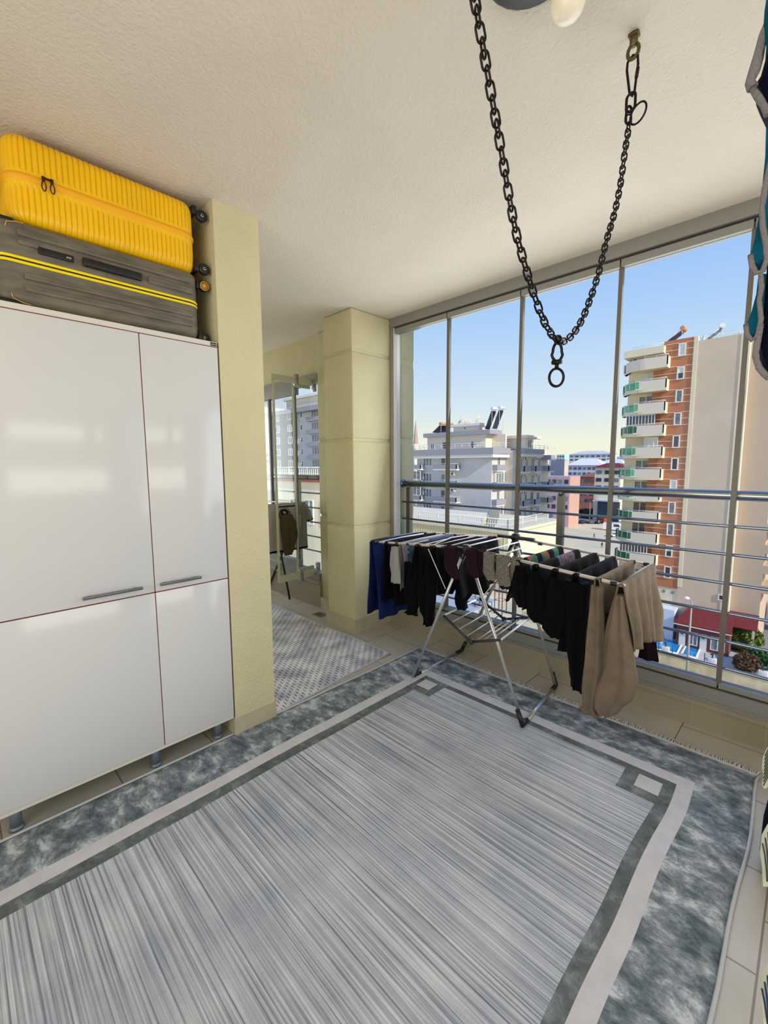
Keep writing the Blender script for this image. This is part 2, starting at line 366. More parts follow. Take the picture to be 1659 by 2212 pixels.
# folded-in glass leaf in the passage, standing at right angles to its track
def leaf(x, ya, yb, zb, zt, nm, fold):
    r = MB().box((x-.012, ya, zb), (x+.012, yb, zb+.062)).box((x-.012, ya, zt-.055), (x+.012, yb, zt)).box((x-.010, ya, zb+.06), (x+.010, ya+.016, zt-.05)).build(nm, mat('pale_sash', (198, 200, 176), .4, metal=.1), w2)
    MB().box((x-.004, ya+.016, zb+.062), (x+.004, yb, zt-.055)).build('leaf_pane', pane, r)
    MB().box((x-.02, ya+.24, zt-.075), (x+.022, ya+.275, zt+.03), 0, .004).box((x-.02, ya+.24, zb-.03), (x+.022, ya+.275, zb+.085), 0, .004).build('leaf_catch', chrome, r)
leaf(-3.62, 2.19, 2.64, .32, 2.28, 'glass_leaf', 0)
leaf(-3.70, 2.46, 2.66, .34, 2.26, 'glass_leaf', 0)

# ------------------------------------------------------------ balcony railing outside
YR = 3.0
rl = thing('balcony_railing', 'polished steel balcony railing with thick round handrail outside the window wall', 'railing', (-.4, YR, 0))
MB().tube([(-2.74, YR, 1.272), (1.9, YR, 1.272)], .027, 16).lathe([(0,0),(.04,0),(.04,.012),(0,.012)], (-2.735, YR, 1.272), (1,0,0)).build('handrail', chrome, rl)
for z in (1.105, .950, .788, .622, .462, .308, .15):
    MB().tube([(-2.735, YR-.012, z), (1.9, YR-.012, z)], .0088, 10).build('rail', chrome, rl)
for x in (-2.675, -1.262, .16, 1.55):
    MB().box((x-.022, YR-.004, .06), (x+.022, YR+.03, 1.235)).cyl((x, YR+.012, 1.23), (x, YR, 1.262), .02).build('post', steel_post, rl)
rl2 = thing('balcony_railing', 'steel railing outside the passage window, seen past the open glass leaf', 'railing', (-5, 2.86, 0))
MB().tube([(-6.1, 2.84, 1.31), (-3.53, 2.84, 1.31)], .026, 14).build('handrail', chrome, rl2)
for z in (1.14, .98, .82, .66, .5): MB().tube([(-6.1, 2.84, z), (-3.53, 2.84, z)], .0085, 8).build('rail', chrome, rl2)
MB().box((-4.22, 2.83, .3), (-4.18, 2.86, 1.29)).build('post', steel_post, rl2)

# ------------------------------------------------------------ rugs
rug = thing('area_rug', 'large grey area rug with striped field, marbled border and pale band', 'rug', (-1.12, 1.0, 0))
X = [-2.14, -1.878, -1.812, -1.78, -1.752, -1.68, -1.625, -.56, -.502, -.407, -.36, -.3, -.1]
Y = [-.62, 2.015, 2.075, 2.175, 2.215, 2.285, 2.55]
def sub(L, step):
    o = []
    for a, c in zip(L[:-1], L[1:]):
        n = max(1, int(round((c-a)/step))); o += [a+(c-a)*i/n for i in range(n)]
    return o+[L[-1]]
xs, ys = sub(X, .03), sub(Y, .03)
def rug_kind(x, y):
    if x < -1.878 or x > -.3 or y > 2.285: return 0
    if x < -1.812 or x > -.36 or y > 2.215: return 1
    if (-1.78 < x < -1.68 and 2.075 < y < 2.175) or (-.502 < x < -.407 and 2.075 < y < 2.175): return 1
    if y > 2.175 or x < -1.752 or x > -.407: return 2
    if (x < -1.625 or x > -.56) and y > 2.015: return 2
    return 3
def rz(x, y):
    w = noise.noise(Vector((x*1.3, y*1.6, 3)))*.004 + noise.noise(Vector((x*4, y*5, 8)))*.0016
    e = max(0, (x+.75))*max(0, 2.1-y)*.006*(1+math.sin(y*9+x*3))
    return .0115+w+e
nx, ny = len(xs)-1, len(ys)-1
rb_ = MB()
def rfn(u, v):
    i, j = int(round(u*nx)), int(round(v*ny)); x, y = xs[i], ys[j]
    dx = noise.noise(Vector((y*2.2, 5, 1)))*.012*(1 if x > -1 else .3)
    z = 0.002 if (i in (0, nx) or j in (0, ny)) else rz(x, y)
    return (x+dx, y, z)
rb_.grid(nx, ny, rfn, mfn=lambda i, j: rug_kind((xs[i]+xs[i+1])/2, (ys[j]+ys[j+1])/2))
pile_o = rb_.build('pile', [rug_border, rug_white, rug_dark, rug_field], rug)
for x in (-2.143, -.098): MB().tube([(x+noise.noise(Vector((y/10*2.2, 5, 1)))*.012*(1 if x > -1 else .3), y/10, .008) for y in range(-6, 26)]+[(x, 2.55, .008)], .006, 6).build('bound_edge', mat('rug_binding', (184, 186, 188), .9), rug)
fb = MB()
fb.box((-2.14, 2.545, .001), (-.1, 2.557, .008))
x = -2.13
while x < -.1:
    l_ = .038+random.random()*.016; k = random.uniform(-.014, .014)
    fb.tube([(x, 2.55, .006), (x+k*.5, 2.55+l_*.6, .008+random.random()*.004), (x+k, 2.55+l_, .003)], .0022, 4, cap=False); x += .0058
tag(fb.build('fringe', fringe_m, rug), kind='stuff')
prug = thing('passage_rug', 'thin pale grey rug with rows of short dark dashes in the passage', 'rug', (-3.2, 1.8, 0))
def pf(u, v):
    x = -4.7+u*(4.7-2.2); y = 1.25+v*(2.31-1.25)
    if u > .99: x = -2.150-(y-1.25)*.10+noise.noise(Vector((y*3, 1, 1)))*.02
    return (x, y, .004 if (u > .99 or v in (0, 1) or u == 0) else .008)
MB().grid(80, 36, pf).build('woven_top', dash_rug_mat(), prug)
MB().tube([pf(1, k/20) for k in range(21)], .006, 6).tube([(-4.7, 2.31, .006), pf(1, 1)], .005, 6).build('bound_edge', mat('passage_rug_edge', (178, 178, 190), .9), prug)

# ------------------------------------------------------------ wardrobe cabinet
cab = thing('wardrobe_cabinet', 'tall white high-gloss cabinet with four doors on grey round feet', 'cabinet', (-2.4, .52, 0))
XF = -2.127
c0, c1, cd_ = .042, .990, .642
MB().box((XF-.56, c0, .112), (XF-.024, c1, 2.04)).box((XF-.56, c0-.002, 2.022), (XF-.004, c1, 2.044)).box((XF-.56, c0, .104), (XF-.004, c1, .120)).build('carcass', white_edge, cab)
for ya, yb, za, zb in ((c0, cd_-.002, .122, .868), (c0, cd_-.002, .873, 2.018), (cd_+.002, c1, .122, .868), (cd_+.002, c1, .873, 2.018)):
    d = MB().box((XF-.020, ya, za), (XF, yb, zb), 0, .0012).build('door', white_lac, cab)
    if za > .5:
        hy = (.36, .585) if yb < .7 else (.658, .846)
        z = .905
        MB().box((XF+.016, hy[0], z-.003), (XF+.030, hy[1], z+.009), 0, .002).box((XF, hy[0]+.02, z), (XF+.02, hy[0]+.03, z+.006)).box((XF, hy[1]-.03, z), (XF+.02, hy[1]-.02, z+.006)).build('handle', brushed, d)
MB().box((XF-.023, c0, .868), (XF-.003, c1, .8735)).box((XF-.023, cd_-.0025, .12), (XF-.003, cd_+.0025, 2.02)).box((XF-.023, c0, 2.0175), (XF-.003, c1, 2.022)).box((XF-.56, c1, .11), (XF-.002, c1+.0016, 2.04)).build('edge_strip', red_line, cab)
for x in (XF-.065, XF-.50):
    for y in (c0+.05, .615, .925):
        MB().cyl((x, y, .012), (x, y, .106), .021, 20).lathe([(0,0),(.026,0),(.026,.008),(.0215,.016),(0,.016)], (x, y, 0)).build('foot', legm, cab)
bl = MB().box((XF-.004, .958, 2.0245), (XF-.0025, .986, 2.0405)).build('brand_plate', blackp, cab)
text_part('lettering', 'adore', .011, (XF-.0022, .972, 2.0325), rot_axes((0,1,0), (0,0,1), (1,0,0)), mat('plate_letter', (214, 196, 170), .5), bl)

# ------------------------------------------------------------ suitcases
def outline(x0, x1, y0, y1, r, n):
    segs = [((x1-r, y0), (x0+r, y0)), ]
    pts = []
    per = 2*(x1-x0-2*r)+2*(y1-y0-2*r)+2*PI*r
    for i in range(n):
        s = per*i/n
        L1 = y1-y0-2*r; L2 = x1-x0-2*r; A = PI*r/2
        if s < L1: pts.append(((x1, y0+r+s), (1, 0))); continue
        s -= L1
        if s < A: a = s/r; pts.append(((x1-r+r*math.cos(a), y1-r+r*math.sin(a)), (math.cos(a), math.sin(a)))); continue
        s -= A
        if s < L2: pts.append(((x1-r-s, y1), (0, 1))); continue
        s -= L2
        if s < A: a = PI/2+s/r; pts.append(((x0+r+r*math.cos(a), y1-r+r*math.sin(a)), (math.cos(a), math.sin(a)))); continue
        s -= A
        if s < L1: pts.append(((x0, y1-r-s), (-1, 0))); continue
        s -= L1
        if s < A: a = PI+s/r; pts.append(((x0+r+r*math.cos(a), y0+r+r*math.sin(a)), (math.cos(a), math.sin(a)))); continue
        s -= A
        if s < L2: pts.append(((x0+r+s, y0), (0, -1))); continue
        s -= L2
        a = 1.5*PI+s/r; pts.append(((x1-r+r*math.cos(a), y0+r+r*math.sin(a)), (math.cos(a), math.sin(a))))
    return pts, per
def shell(x0, x1, y0, y1, z0, z1, r, rib=0, pitch=.0185, up=True, taper=.0, edge=.05):
    """half of a suitcase shell: plain near its open rim, rounded towards its closed side"""
    N = 1250 if rib else 160
    pts, per = outline(x0, x1, y0, y1, r, N); nr = round(per/pitch)
    H = z1-z0; levels = []
    for t in (0, .02, .1, .13, .2, .4, .6, .75): levels.append((t*H, 0, 1 if t >= .13 else 0))
    K = 7
    zb = .75*H if .25*H > edge else H-edge
    levels = [l for l in levels if l[0] <= H-edge]+[(H-edge+edge*math.sin(PI/2*k/K), edge*(1-math.cos(PI/2*k/K)), 1) for k in range(K+1)]
    m = MB(); rings = []
    for z, inset, rb in levels:
        zz = z0+z if up else z1-z; ring = []
        ins = inset+z*taper
        for i, ((x, y), (nx_, ny_)) in enumerate(pts):
            ph = (i/N*nr) % 1; g = 0
            if rib and rb: g = rib*(1-min(1, abs(math.sin(PI*ph))*1.5))
            q = ins+g; ring.append((x-nx_*q, y-ny_*q, zz))
        rings.append(ring)
    vs = [p for rg in rings for p in rg]; fs = []
    for j in range(len(rings)-1):
        for i in range(N): fs.append((j*N+i, j*N+(i+1) % N, (j+1)*N+(i+1) % N, (j+1)*N+i))
    m.add(vs, fs, 0, True)
    m.add(rings[-1], [tuple(range(N))], 0, False); m.add(rings[0], [tuple(range(N))], 0, False)
    return m
def band(x0, x1, y0, y1, z0, z1, r, bulge, mb=None, k=0):
    pts, per = outline(x0, x1, y0, y1, r, 120); m = mb or MB(); rings = []
    for t in range(7):
        a = t/6; q = bulge*math.sin(PI*a); rings += [(x+nx_*q, y+ny_*q, z0+(z1-z0)*a) for (x, y), (nx_, ny_) in pts]
    m.add(rings, [(j*120+i, j*120+(i+1) % 120, (j+1)*120+(i+1) % 120, (j+1)*120+i) for j in range(6) for i in range(120)], k, True)
    return m
def luggage_wheel(parent, c, r=.026, w=.02, hub=None, hubr=.008):
    x, y, z = c
    wv = MB().lathe([(0, -w/2), (r*.75, -w/2), (r, -w/2+.004), (r, w/2-.004), (r*.75, w/2), (0, w/2)], c, (1, 0, 0), 24).build('wheel', blackp, parent)
    if hub is None:
        MB().lathe([(.004, 0), (hubr, 0), (hubr, .0015), (.004, .0015)], (x+w/2+.0005, y, z), (1,0,0), 16).build('wheel_hub', chrome, wv)
    else:
        m = MB(); xx = x+w/2+.001
        for k in range(12):
            a = 2*PI*k/12; m.tube([(xx, y+.006*math.cos(a), z+.006*math.sin(a)), (xx, y+r*.78*math.cos(a), z+r*.78*math.sin(a))], .0011, 5)
        m.tube([(xx, y+r*.8*math.cos(2*PI*k/24), z+r*.8*math.sin(2*PI*k/24)) for k in range(24)], .0015, 5, closed=True)
        m.tube([(xx, y+r*.5*math.cos(2*PI*k/24), z+r*.5*math.sin(2*PI*k/24)) for k in range(24)], .0009, 5, closed=True)
        m.lathe([(0, 0), (.007, 0), (.007, .002), (0, .002)], (xx-.001, y, z), (1,0,0), 14)
        m.build('wheel_hub', orange_w, wv)
SX0, SX1 = -2.56, -2.15
gs = thing('suitcase', 'dark grey hard-shell suitcase with yellow zip, lying under the yellow suitcase', 'suitcase', (-2.35, .56, 2.044))
gy0, gy1 = .183, .925
shell(SX0, SX1, gy0, gy1, 2.050, 2.196, .05, up=False, edge=.035).build('lower_shell', greysh, gs)
us = shell(SX0, SX1, gy0, gy1, 2.222, 2.352, .05, up=True, edge=.03).build('upper_shell', greysh, gs)
def ridge(za, zb, ya, yb, d=.009):
    m = MB(); m.box((SX1-.004, ya, za), (SX1+d, yb, zb), 0, .004); m.box((SX1+.001, ya+.012, (za+zb)/2-.0012), (SX1+d+.0018, yb-.008, (za+zb)/2+.0012), 0, .0008)
    return m
for za, zb, ya, yb in ((2.292, 2.318, .26, .88), (2.262, 2.28, .26, .32), (2.245, 2.275, .70, .89), (2.142, 2.166, .27, .885), (2.098, 2.124, .27, .885)):
    ridge(za, zb, ya, yb).build('shell_ridge', greysh, gs)
band(SX0, SX1, gy0, gy1, 2.196, 2.206, .05, .004, band(SX0, SX1, gy0, gy1, 2.212, 2.222, .05, .004)).build('zip_tape', lime, gs)
band(SX0, SX1, gy0, gy1, 2.206, 2.212, .05, -.001).build('zip_teeth', blackp, gs)
lk = MB().box((SX1-.002, .318, 2.246), (SX1+.005, .43, 2.272), 0, .003).build('combination_lock', blackp, gs)
text_part('lock_digits', '444', .011, (SX1+.0055, .413, 2.259), rot_axes((0,1,0), (0,0,1), (1,0,0)), mat('digit_white', (210, 210, 205), .5), lk)
MB().box((SX1-.002, .458, 2.243), (SX1+.014, .675, 2.277), 0, .007).build('side_handle', blackp, gs)
for z_ in (2.343, 2.054):
    cg = MB()
    s_ = 1 if z_ < 2.2 else -1
    cg.box((SX1-.05, gy0-.004, z_-.012), (SX1-.006, gy0+.075, z_+.012), 0, .008)
    cg.tube([(SX1+.001, gy0+.045, z_+s_*.03), (SX1+.001, gy0+.05, z_+s_*.012), (SX1-.002, gy0+.075, z_+s_*.003), (SX1-.004, gy0+.1, z_)], .0018, 6, 1)
    cg.build('corner_guard', [blackp, tan], gs)
for za, zb in ((2.054, 2.10), (2.29, 2.33)): MB().box((SX0+.03, gy1-.004, za), (SX1-.02, gy1+.012, zb), 0, .006).build('wheel_mount', blackp, gs)
luggage_wheel(gs, (SX1-.03, gy1+.034, 2.308), .025, .022, hub=1)
luggage_wheel(gs, (SX1-.05, gy1+.034, 2.072), .025, .022)
luggage_wheel(gs, (SX0+.06, gy1+.034, 2.308), .025, .022)
yy0, yy1 = .240, .925
YB = 2.3535
ysc = thing('suitcase', 'ribbed yellow hard-shell suitcase lying on top of the grey suitcase', 'suitcase', (-2.35, .56, YB))
shell(SX0, SX1, yy0, yy1, YB+.001, 2.497, .065, rib=.0062, up=False, edge=.042).build('lower_shell', yellow, ysc)
shell(SX0, SX1, yy0, yy1, 2.521, 2.664, .065, rib=.0062, up=True, edge=.042).build('upper_shell', yellow, ysc)
band(SX0, SX1, yy0, yy1, 2.495, 2.523, .065, .006).build('zip_tape', yellow2, ysc)
zp = MB()
for y in (.352, .378):
    zp.box((SX1+.004, y-.005, 2.512), (SX1+.013, y+.005, 2.528), 0, .002)
    zp.tube([(SX1+.012, y+.0065*math.cos(a), 2.492+.017*math.sin(a)) for a in [2*PI*k/16 for k in range(16)]], .0021, 6, closed=True)
zp.box((SX1+.004, .352, 2.52), (SX1+.010, .378, 2.527), 0, .002)
zp.build('zip_puller', mat('bronze_puller', (72, 44, 26), .35, metal=.7), ysc)
for za, zb in ((YB+.012, YB+.06), (2.62, 2.66)): MB().box((SX0+.03, yy1-.01, za), (SX1-.012, yy1+.012, zb), 0, .006).build('wheel_mount', blackp, ysc)
luggage_wheel(ysc, (SX1-.02, yy1+.036, 2.624), .026, .022); luggage_wheel(ysc, (SX1-.02, yy1+.036, 2.385), .026, .022)
luggage_wheel(ysc, (SX0+.05, yy1+.036, 2.624), .026, .022); luggage_wheel(ysc, (SX0+.05, yy1+.036, 2.385), .026, .022)

# ------------------------------------------------------------ hanging chain
ch = thing('hanging_chain', 'dark iron chain hanging in a long loop from two ceiling hooks', 'chain', (-.48, 1.53, CZ))
ctrl = [(.555, 2.60), (.60, 2.48), (.65, 2.37), (.723, 2.215), (.798, 2.065), (.861, 1.939), (.905, 1.880), (.961, 1.82), (1.02, 1.772), (1.088, 1.748), (1.15, 1.765), (1.215, 1.812), (1.269, 1.875), (1.335, 1.975), (1.385, 2.079), (1.437, 2.17), (1.476, 2.264), (1.502, 2.37), (1.520, 2.43), (1.522, 2.475)]
def smooth_path(P, step):
    out = []
    for i in range(len(P)-1):
        p0 = Vector(P[max(0, i-1)]); p1 = Vector(P[i]); p2 = Vector(P[i+1]); p3 = Vector(P[min(len(P)-1, i+2)])
        for k in range(20):
            t = k/20; out.append(.5*((2*p1)+(-p0+p2)*t+(2*p0-5*p1+4*p2-p3)*t*t+(-p0+3*p1-3*p2+p3)*t**3))
    out.append(Vector(P[-1]))
    res = [out[0]]; acc = 0
    for a, c in zip(out[:-1], out[1:]):
        acc += (c-a).length
        if acc >= step: res.append(c); acc -= step
    return res
def stadium(L, w, r, ctr, d, n_, seg=7, mb=None):
    """closed link: long axis d, short axis n_"""
    d = Vector(d).normalized(); n_ = Vector(n_); n_ = (n_-d*n_.dot(d)).normalized(); ctr = Vector(ctr); pts = []
    h = L/2-w/2
    for k in range(9): a = -PI/2+PI*k/8; pts.append(ctr+d*(h+w/2*math.cos(a))+n_*(w/2*math.sin(a)))
    for k in range(9): a = PI/2+PI*k/8; pts.append(ctr+d*(-h+w/2*math.cos(a))+n_*(w/2*math.sin(a)))
    return (mb or MB()).tube(pts, r, seg, closed=True)
pts = smooth_path([Vector((0, y, z)) for y, z in ctrl], .0200)
for i in range(len(pts)-1):
    a, c = pts[i], pts[i+1]; d = (c-a)
    side = Vector((1, .35, 0)) if i % 2 else Vector((.45, -1, .2)).cross(d)
    side = Vector((.72, -.69, 0)) if i % 2 == 0 else d.cross(Vector((.72, -.69, 0)))
    m_ = (a+c)/2; stadium(.0288, .0150, .0022, (-.48, m_.y, m_.z), d, side).build('chain_link', iron, ch)
cb = MB()
cb.tube([(-.49, .545, 2.66), (-.48, .545, 2.64), (-.47, .545, 2.66)], .005, 8).cyl((-.48, .545, 2.655), (-.48, .545, CZ), .012).build('ceiling_hook', iron, ch)
hk = MB().cyl((-.48, 1.53, 2.668), (-.48, 1.53, CZ), .011, 12).box((-.494, 1.518, 2.690), (-.466, 1.543, CZ-.001), 0, .003)
hk.tube([(-.48+.015*math.cos(a), 1.53, 2.652+.02*math.sin(a)) for a in [2*PI*k/14 for k in range(14)]], .005, 8, closed=True)
hk.build('ceiling_hook', mat('oxidised_brass', (92, 80, 46), .45, metal=.6), ch)
cr = MB().tube([(-.48+w, 1.53-abs(w)*.0, z) for w, z in ((0, 2.642), (-.014, 2.63), (-.015, 2.61), (-.008, 2.565), (-.004, 2.54), (.004, 2.53), (.009, 2.54), (.011, 2.565), (.015, 2.61), (.013, 2.634))], .0036, 8, closed=True)
cr.build('carabiner', iron, ch)
MB().cyl((-.465, 1.53, 2.60), (-.468, 1.53, 2.575), .0052, 8).build('carabiner_sleeve', iron, ch)
stadium(.05, .024, .004, (-.478, 1.525, 2.512), (0, 0, 1), (1, 0, 0)).build('chain_link', iron, ch)
stadium(.045, .02, .0036, (-.482, 1.523, 2.478), (.1, 0, 1), (.4, 1, 0)).build('chain_link', iron, ch)
MB().tube([(-.455+.024*math.cos(a), 1.52-.01*math.cos(a), 2.468+.026*math.sin(a)) for a in [2*PI*k/24 for k in range(24)]], .0028, 8, closed=True).build('spare_ring', iron, ch)
sw = MB(); sx, sy = -.48, 1.088
v1, v2 = Vector((.72, .69, 0)), Vector((0, 0, 1))
sw.tube([Vector((sx, sy, 1.722))+v1*(.012*math.cos(a))*(1.15 if math.sin(a) < 0 else .9)+v2*.022*math.sin(a) for a in [2*PI*k/20 for k in range(20)]], .0035, 8, closed=True)
sw.box((sx-.012, sy-.008, 1.692), (sx+.012, sy+.008, 1.703), 0, .003)
sw.cyl((sx, sy, 1.698), (sx, sy, 1.682), .005, 10)
sw.ball((sx, sy, 1.752), .011, 10)
sw.build('swivel', iron, ch)
MB().tube([Vector((sx, sy, 1.661))+v1*(.0175*math.cos(a))+v2*.0215*math.sin(a) for a in [2*PI*k/28 for k in range(28)]], .0033, 8, closed=True).build('bottom_ring', iron, ch)

# ceiling lamp, cut by the top of the picture
BPX = at(1148, -78, 2, 2.675)
lp = thing('ceiling_lamp', 'ceiling lamp with white opal globe on a dark metal arm', 'lamp', (-.60, 1.13, CZ))
MB().lathe([(0, 0), (.10, 0), (.115, .012), (.105, .03), (0, .034)], (BPX.x, BPX.y, CZ-.034)).build('base_plate', mat('dark_bronze', (30, 18, 26), .5, metal=.2), lp)
MB().tube([(BPX.x, BPX.y, CZ-.03), (-.575, 1.12, CZ-.05), (-.555, 1.19, CZ-.05)], .012, 10).lathe([(0, 0), (.024, 0), (.024, .03), (0, .03)], (-.55, 1.205, CZ-.055)).build('arm', MATS['dark_bronze'], lp)
g_ = MB().lathe([(.0001, -.054), (.017, -.052), (.032, -.041), (.0415, -.022), (.0435, -.003), (.039, .019), (.027, .037), (.018, .045)], (-.545, 1.222, 2.632), (-.03, -.05, 1), 28)
g_.build('globe', opal, lp)

# ------------------------------------------------------------ drying rack
ZF = lambda x: .955-.055*abs(x+1.42)/.85          # height of the rails, sloping a little outwards
def drying_rack():
    rk = thing('drying_rack', 'silver and black winged drying rack standing by the window wall', 'drying rack', (-1.45, 2.4, 0))
    F1, F2, F3, F4 = Vector((-1.86, 2.145, .012)), Vector((-1.055, 2.12, .024)), Vector((-1.12, 2.70, .012)), Vector((-1.87, 2.72, .012))
    HF, HB = Vector((-1.435, 2.115, .955)), Vector((-1.40, 2.64, .965))
    def leg(f, h, o):
        a = h+(f-h)*.06; m = MB().tube([f+Vector((0, o, 0)), a+Vector((0, o, 0))], .0095, 12); m.build('leg', tube, rk)
    leg(F1, HF, -.014); leg(F2, HF, .012); leg(F3, HB, -.012); leg(F4, HB, .014)
    for a, b_ in ((F1, F4), (F2, F3)):
        MB().tube([a+(b_-a)*.06, b_+(a-b_)*.06], .0105, 12).build('foot_bar', tube, rk)
    for f, h, g in ((F1, HF, F4), (F2, HF, F3), (F3, HB, F2), (F4, HB, F1)):
        m = MB(); u1 = (h-f).normalized(); u2 = (g-f).normalized()
        f = f+Vector((0, 0, .003)); m.tube([f+u1*.085, f+u1*.03, f+Vector((0,0,0)), f+u2*.03, f+u2*.07], .0135, 10); m.build('foot_joint', blackp, rk)
    for h in (HF, HB):
        m = MB().lathe([(0, -.022), (.026, -.02), (.03, 0), (.026, .02), (0, .022)], h, (0, 1, 0), 18)
        for f in ((F1, F2) if h is HF else (F3, F4)): d = (f-h).normalized(); m.tube([h, h+d*.12], .0145, 10)
        m.tube([h+Vector((-.13, 0, -.004)), h+Vector((.13, 0, -.004))], .0125, 10)
        m.build('hub', blackp, rk)
    for y, side in ((2.115, 1), (2.64, 0)):
        for s in (-1, 1):
            xe = (-2.25 if s < 0 else -.585) if side else (-2.30 if s < 0 else -.60)
            MB().tube([(-1.42+s*.10, y, ZF(-1.42)), (xe, y, ZF(xe))], .0088, 10).build('wing_rail', rail_t, rk)
            clips = ([-2.20, -2.168, -2.077, -1.985, -1.885, -1.782, -1.688, -1.595] if s < 0 else [-1.23, -1.10, -.999, -.895, -.795, -.695, -.63])
            for c in clips: MB().tube([(c-.013, y, ZF(c)), (c+.013, y, ZF(c))], .0118, 10).build('rail_clip', blackp, rk)
    for s, bars in ((-1, [-2.25, -2.168, -2.077, -1.985, -1.885, -1.782, -1.688, -1.595]), (1, [-1.23, -1.10, -.999, -.895, -.795, -.695, -.60])):
        for x in bars:
            e = x in (-2.25, -.60)
            MB().tube([(x, 2.115, ZF(x)), (x-.01, 2.38, ZF(x)+.002), (x-.012, 2.64, ZF(x))], .0085 if e else .0045, 8).build('end_bar' if e else 'cross_bar', blackp if e else rail_w, rk)
    for x in (-1.50, -1.34):
        MB().tube([(x, 2.115, ZF(x)), (x, 2.64, ZF(x))], .0045, 8).build('cross_bar', rail_w, rk)
    for y in (2.10, 2.655):
        o = -.02 if y < 2.3 else .02
        MB().tube([(-1.688, y+o, ZF(-1.688)-.01), (-1.553, y+o, .70)], .0026, 6).build('strut_wire', rail_w, rk)
        MB().tube([(-1.13, y+o, ZF(-1.13)-.01), (-1.30, y+o, .70)], .0026, 6).build('strut_wire', rail_w, rk)
    MB().tube([(-1.69, 2.12, ZF(-1.69)+.006), (-1.675, 2.3, ZF(-1.69)+.035), (-1.655, 2.45, ZF(-1.69)+.035), (-1.60, 2.63, ZF(-1.6)+.006)], .004, 6).build('loop_wire', rail_w, rk)
    # small V-shaped shelf hanging low between the legs
    PF = [Vector((-1.595, 2.13, .510)), Vector((-1.40, 2.14, .402)), Vector((-1.19, 2.13, .485))]
    PB = [Vector((-1.72, 2.60, .468)), Vector((-1.53, 2.61, .345)), Vector((-1.30, 2.61, .450))]
    PF = [Vector((-1.60, 2.125, .512)), Vector((-1.395, 2.125, .402)), Vector((-1.20, 2.125, .47))]
    PB = [Vector((-1.67, 2.64, .49)), Vector((-1.47, 2.64, .385)), Vector((-1.28, 2.64, .445))]
    for P in (PF, PB):
        MB().tube([P[0], P[1]], .009, 8).tube([P[1], P[2]], .009, 8).ball(P[1], .018, 10).build('shelf_arm', darkp, rk)
    for a, b_ in ((0, 1), (1, 2)):
        for t in ((0, .28, .55, .82) if a == 0 else (.15, .4, .65, 1)):
            p = PF[a]+(PF[b_]-PF[a])*t; q = PB[a]+(PB[b_]-PB[a])*t; e = (a == 0 and t == 0) or t == 1
            MB().tube([p, q], .006 if e else .004, 8).build('shelf_bar', rail_w if e else rail_t, rk)
    return rk
drying_rack()

# ------------------------------------------------------------ laundry
def drape(name, label, cat, x, y0, y1, hl, hr, material, seed=0, amp=.012, th=.004, gather=.03, mb=None, group=None, slope=(0, 0), hem=.02, spread=.012, front=0, build=True, nf=7, patch=None):
    """cloth folded over a bar parallel to y; hl / hr = drop on the -x / +x side"""
    zb = ZF(x)+.008; m = mb or MB(); nu, nt = 40, 46
    rnd = Vector((seed*3.7, seed*1.3, seed*.7))
    def fn(u, t):
        s = y0+(y1-y0)*u
        side = -1 if t < .5 else 1; d = abs(t-.5)*2; L = hl if side < 0 else hr
        L = L+(slope[0] if side < 0 else slope[1])*(u-.5)+hem*noise.noise(Vector((u*3.1+seed, side*4, 1)))
        dd = d*L
        if dd < .02: a = dd/.02*PI/2; xo = side*.010*math.sin(a); z = zb+.008*math.cos(a)-.008
        else: xo = side*(.010+spread*d); z = zb-.008-(dd-.02)
        k = min(1, dd/.25)
        f = math.sin(u*nf*PI+seed+2.2*noise.noise(Vector((u*2, dd*3, seed))))*amp*k+noise.noise(Vector((u*5, dd*6, side*2+seed)))*amp*.9*k
        y = s+(.5-u)*gather*2*k+front*k*(1-u)
        return (x+xo+f*(1 if side > 0 else .7), y, z)
    m.grid(nu, nt, fn, mfn=patch)
    if not build: return m
    o = m.build(name, material); tag(o, label, cat, group or (LW if x < -1.42 else RW)); solid(o, th); return o
def sleeve(mb, path, widths, thick, yaxis=(1, 0, 0), seed=0, mi=0, seg=20):
    """hollow hanging sleeve or trouser leg; path of (x, y, z), elliptical with soft folds"""
    P = [Vector(p) for p in path]; rings = []; n = 22; ax = Vector(yaxis).normalized(); ay = Vector((0, 0, 1)).cross(ax).normalized()
    for j in range(n+1):
        t = j/n*(len(P)-1); i = min(int(t), len(P)-2); f = t-i
        c = P[i]*(1-f)+P[i+1]*f; w = widths[i]*(1-f)+widths[i+1]*f
        for k in range(seg):
            a = 2*PI*k/seg; r = 1+.15*math.sin(3*a+seed+j*.25)+.10*noise.noise(Vector((math.cos(a)*2, math.sin(a)*2+seed, j*.35)))
            rings.append(c+ax*(w/2*math.cos(a)*r)+ay*(thick/2*math.sin(a)*r*(1+.45*math.sin(5*a+seed))))
    mb.add(rings, [(j*seg+k, j*seg+(k+1) % seg, (j+1)*seg+(k+1) % seg, (j+1)*seg+k) for j in range(n) for k in range(seg)], mi, True)
    b0 = len(mb.v)-len(rings); mb.f.append([b0+k for k in range(seg)]); mb.m.append(mi); mb.s.append(False)
    mb.f.append([b0+n*seg+k for k in range(seg)]); mb.m.append(mi); mb.s.append(False)
    return mb
LW = 'laundry hung over the left wing of the drying rack'; RW = 'laundry hung over the right wing of the drying rack'
drape('jeans', 'blue denim jeans hanging at the far left end of the drying rack', 'jeans', -2.215, 2.09, 2.66, .56, .57, denim, 1, .012, .006, .01, hem=.012, spread=.055)
drape('trousers', 'black trousers hanging next to the blue jeans', 'trousers', -2.08, 2.10, 2.62, .45, .47, black_cl, 2, .012, .006, .02, hem=.012, spread=.055)
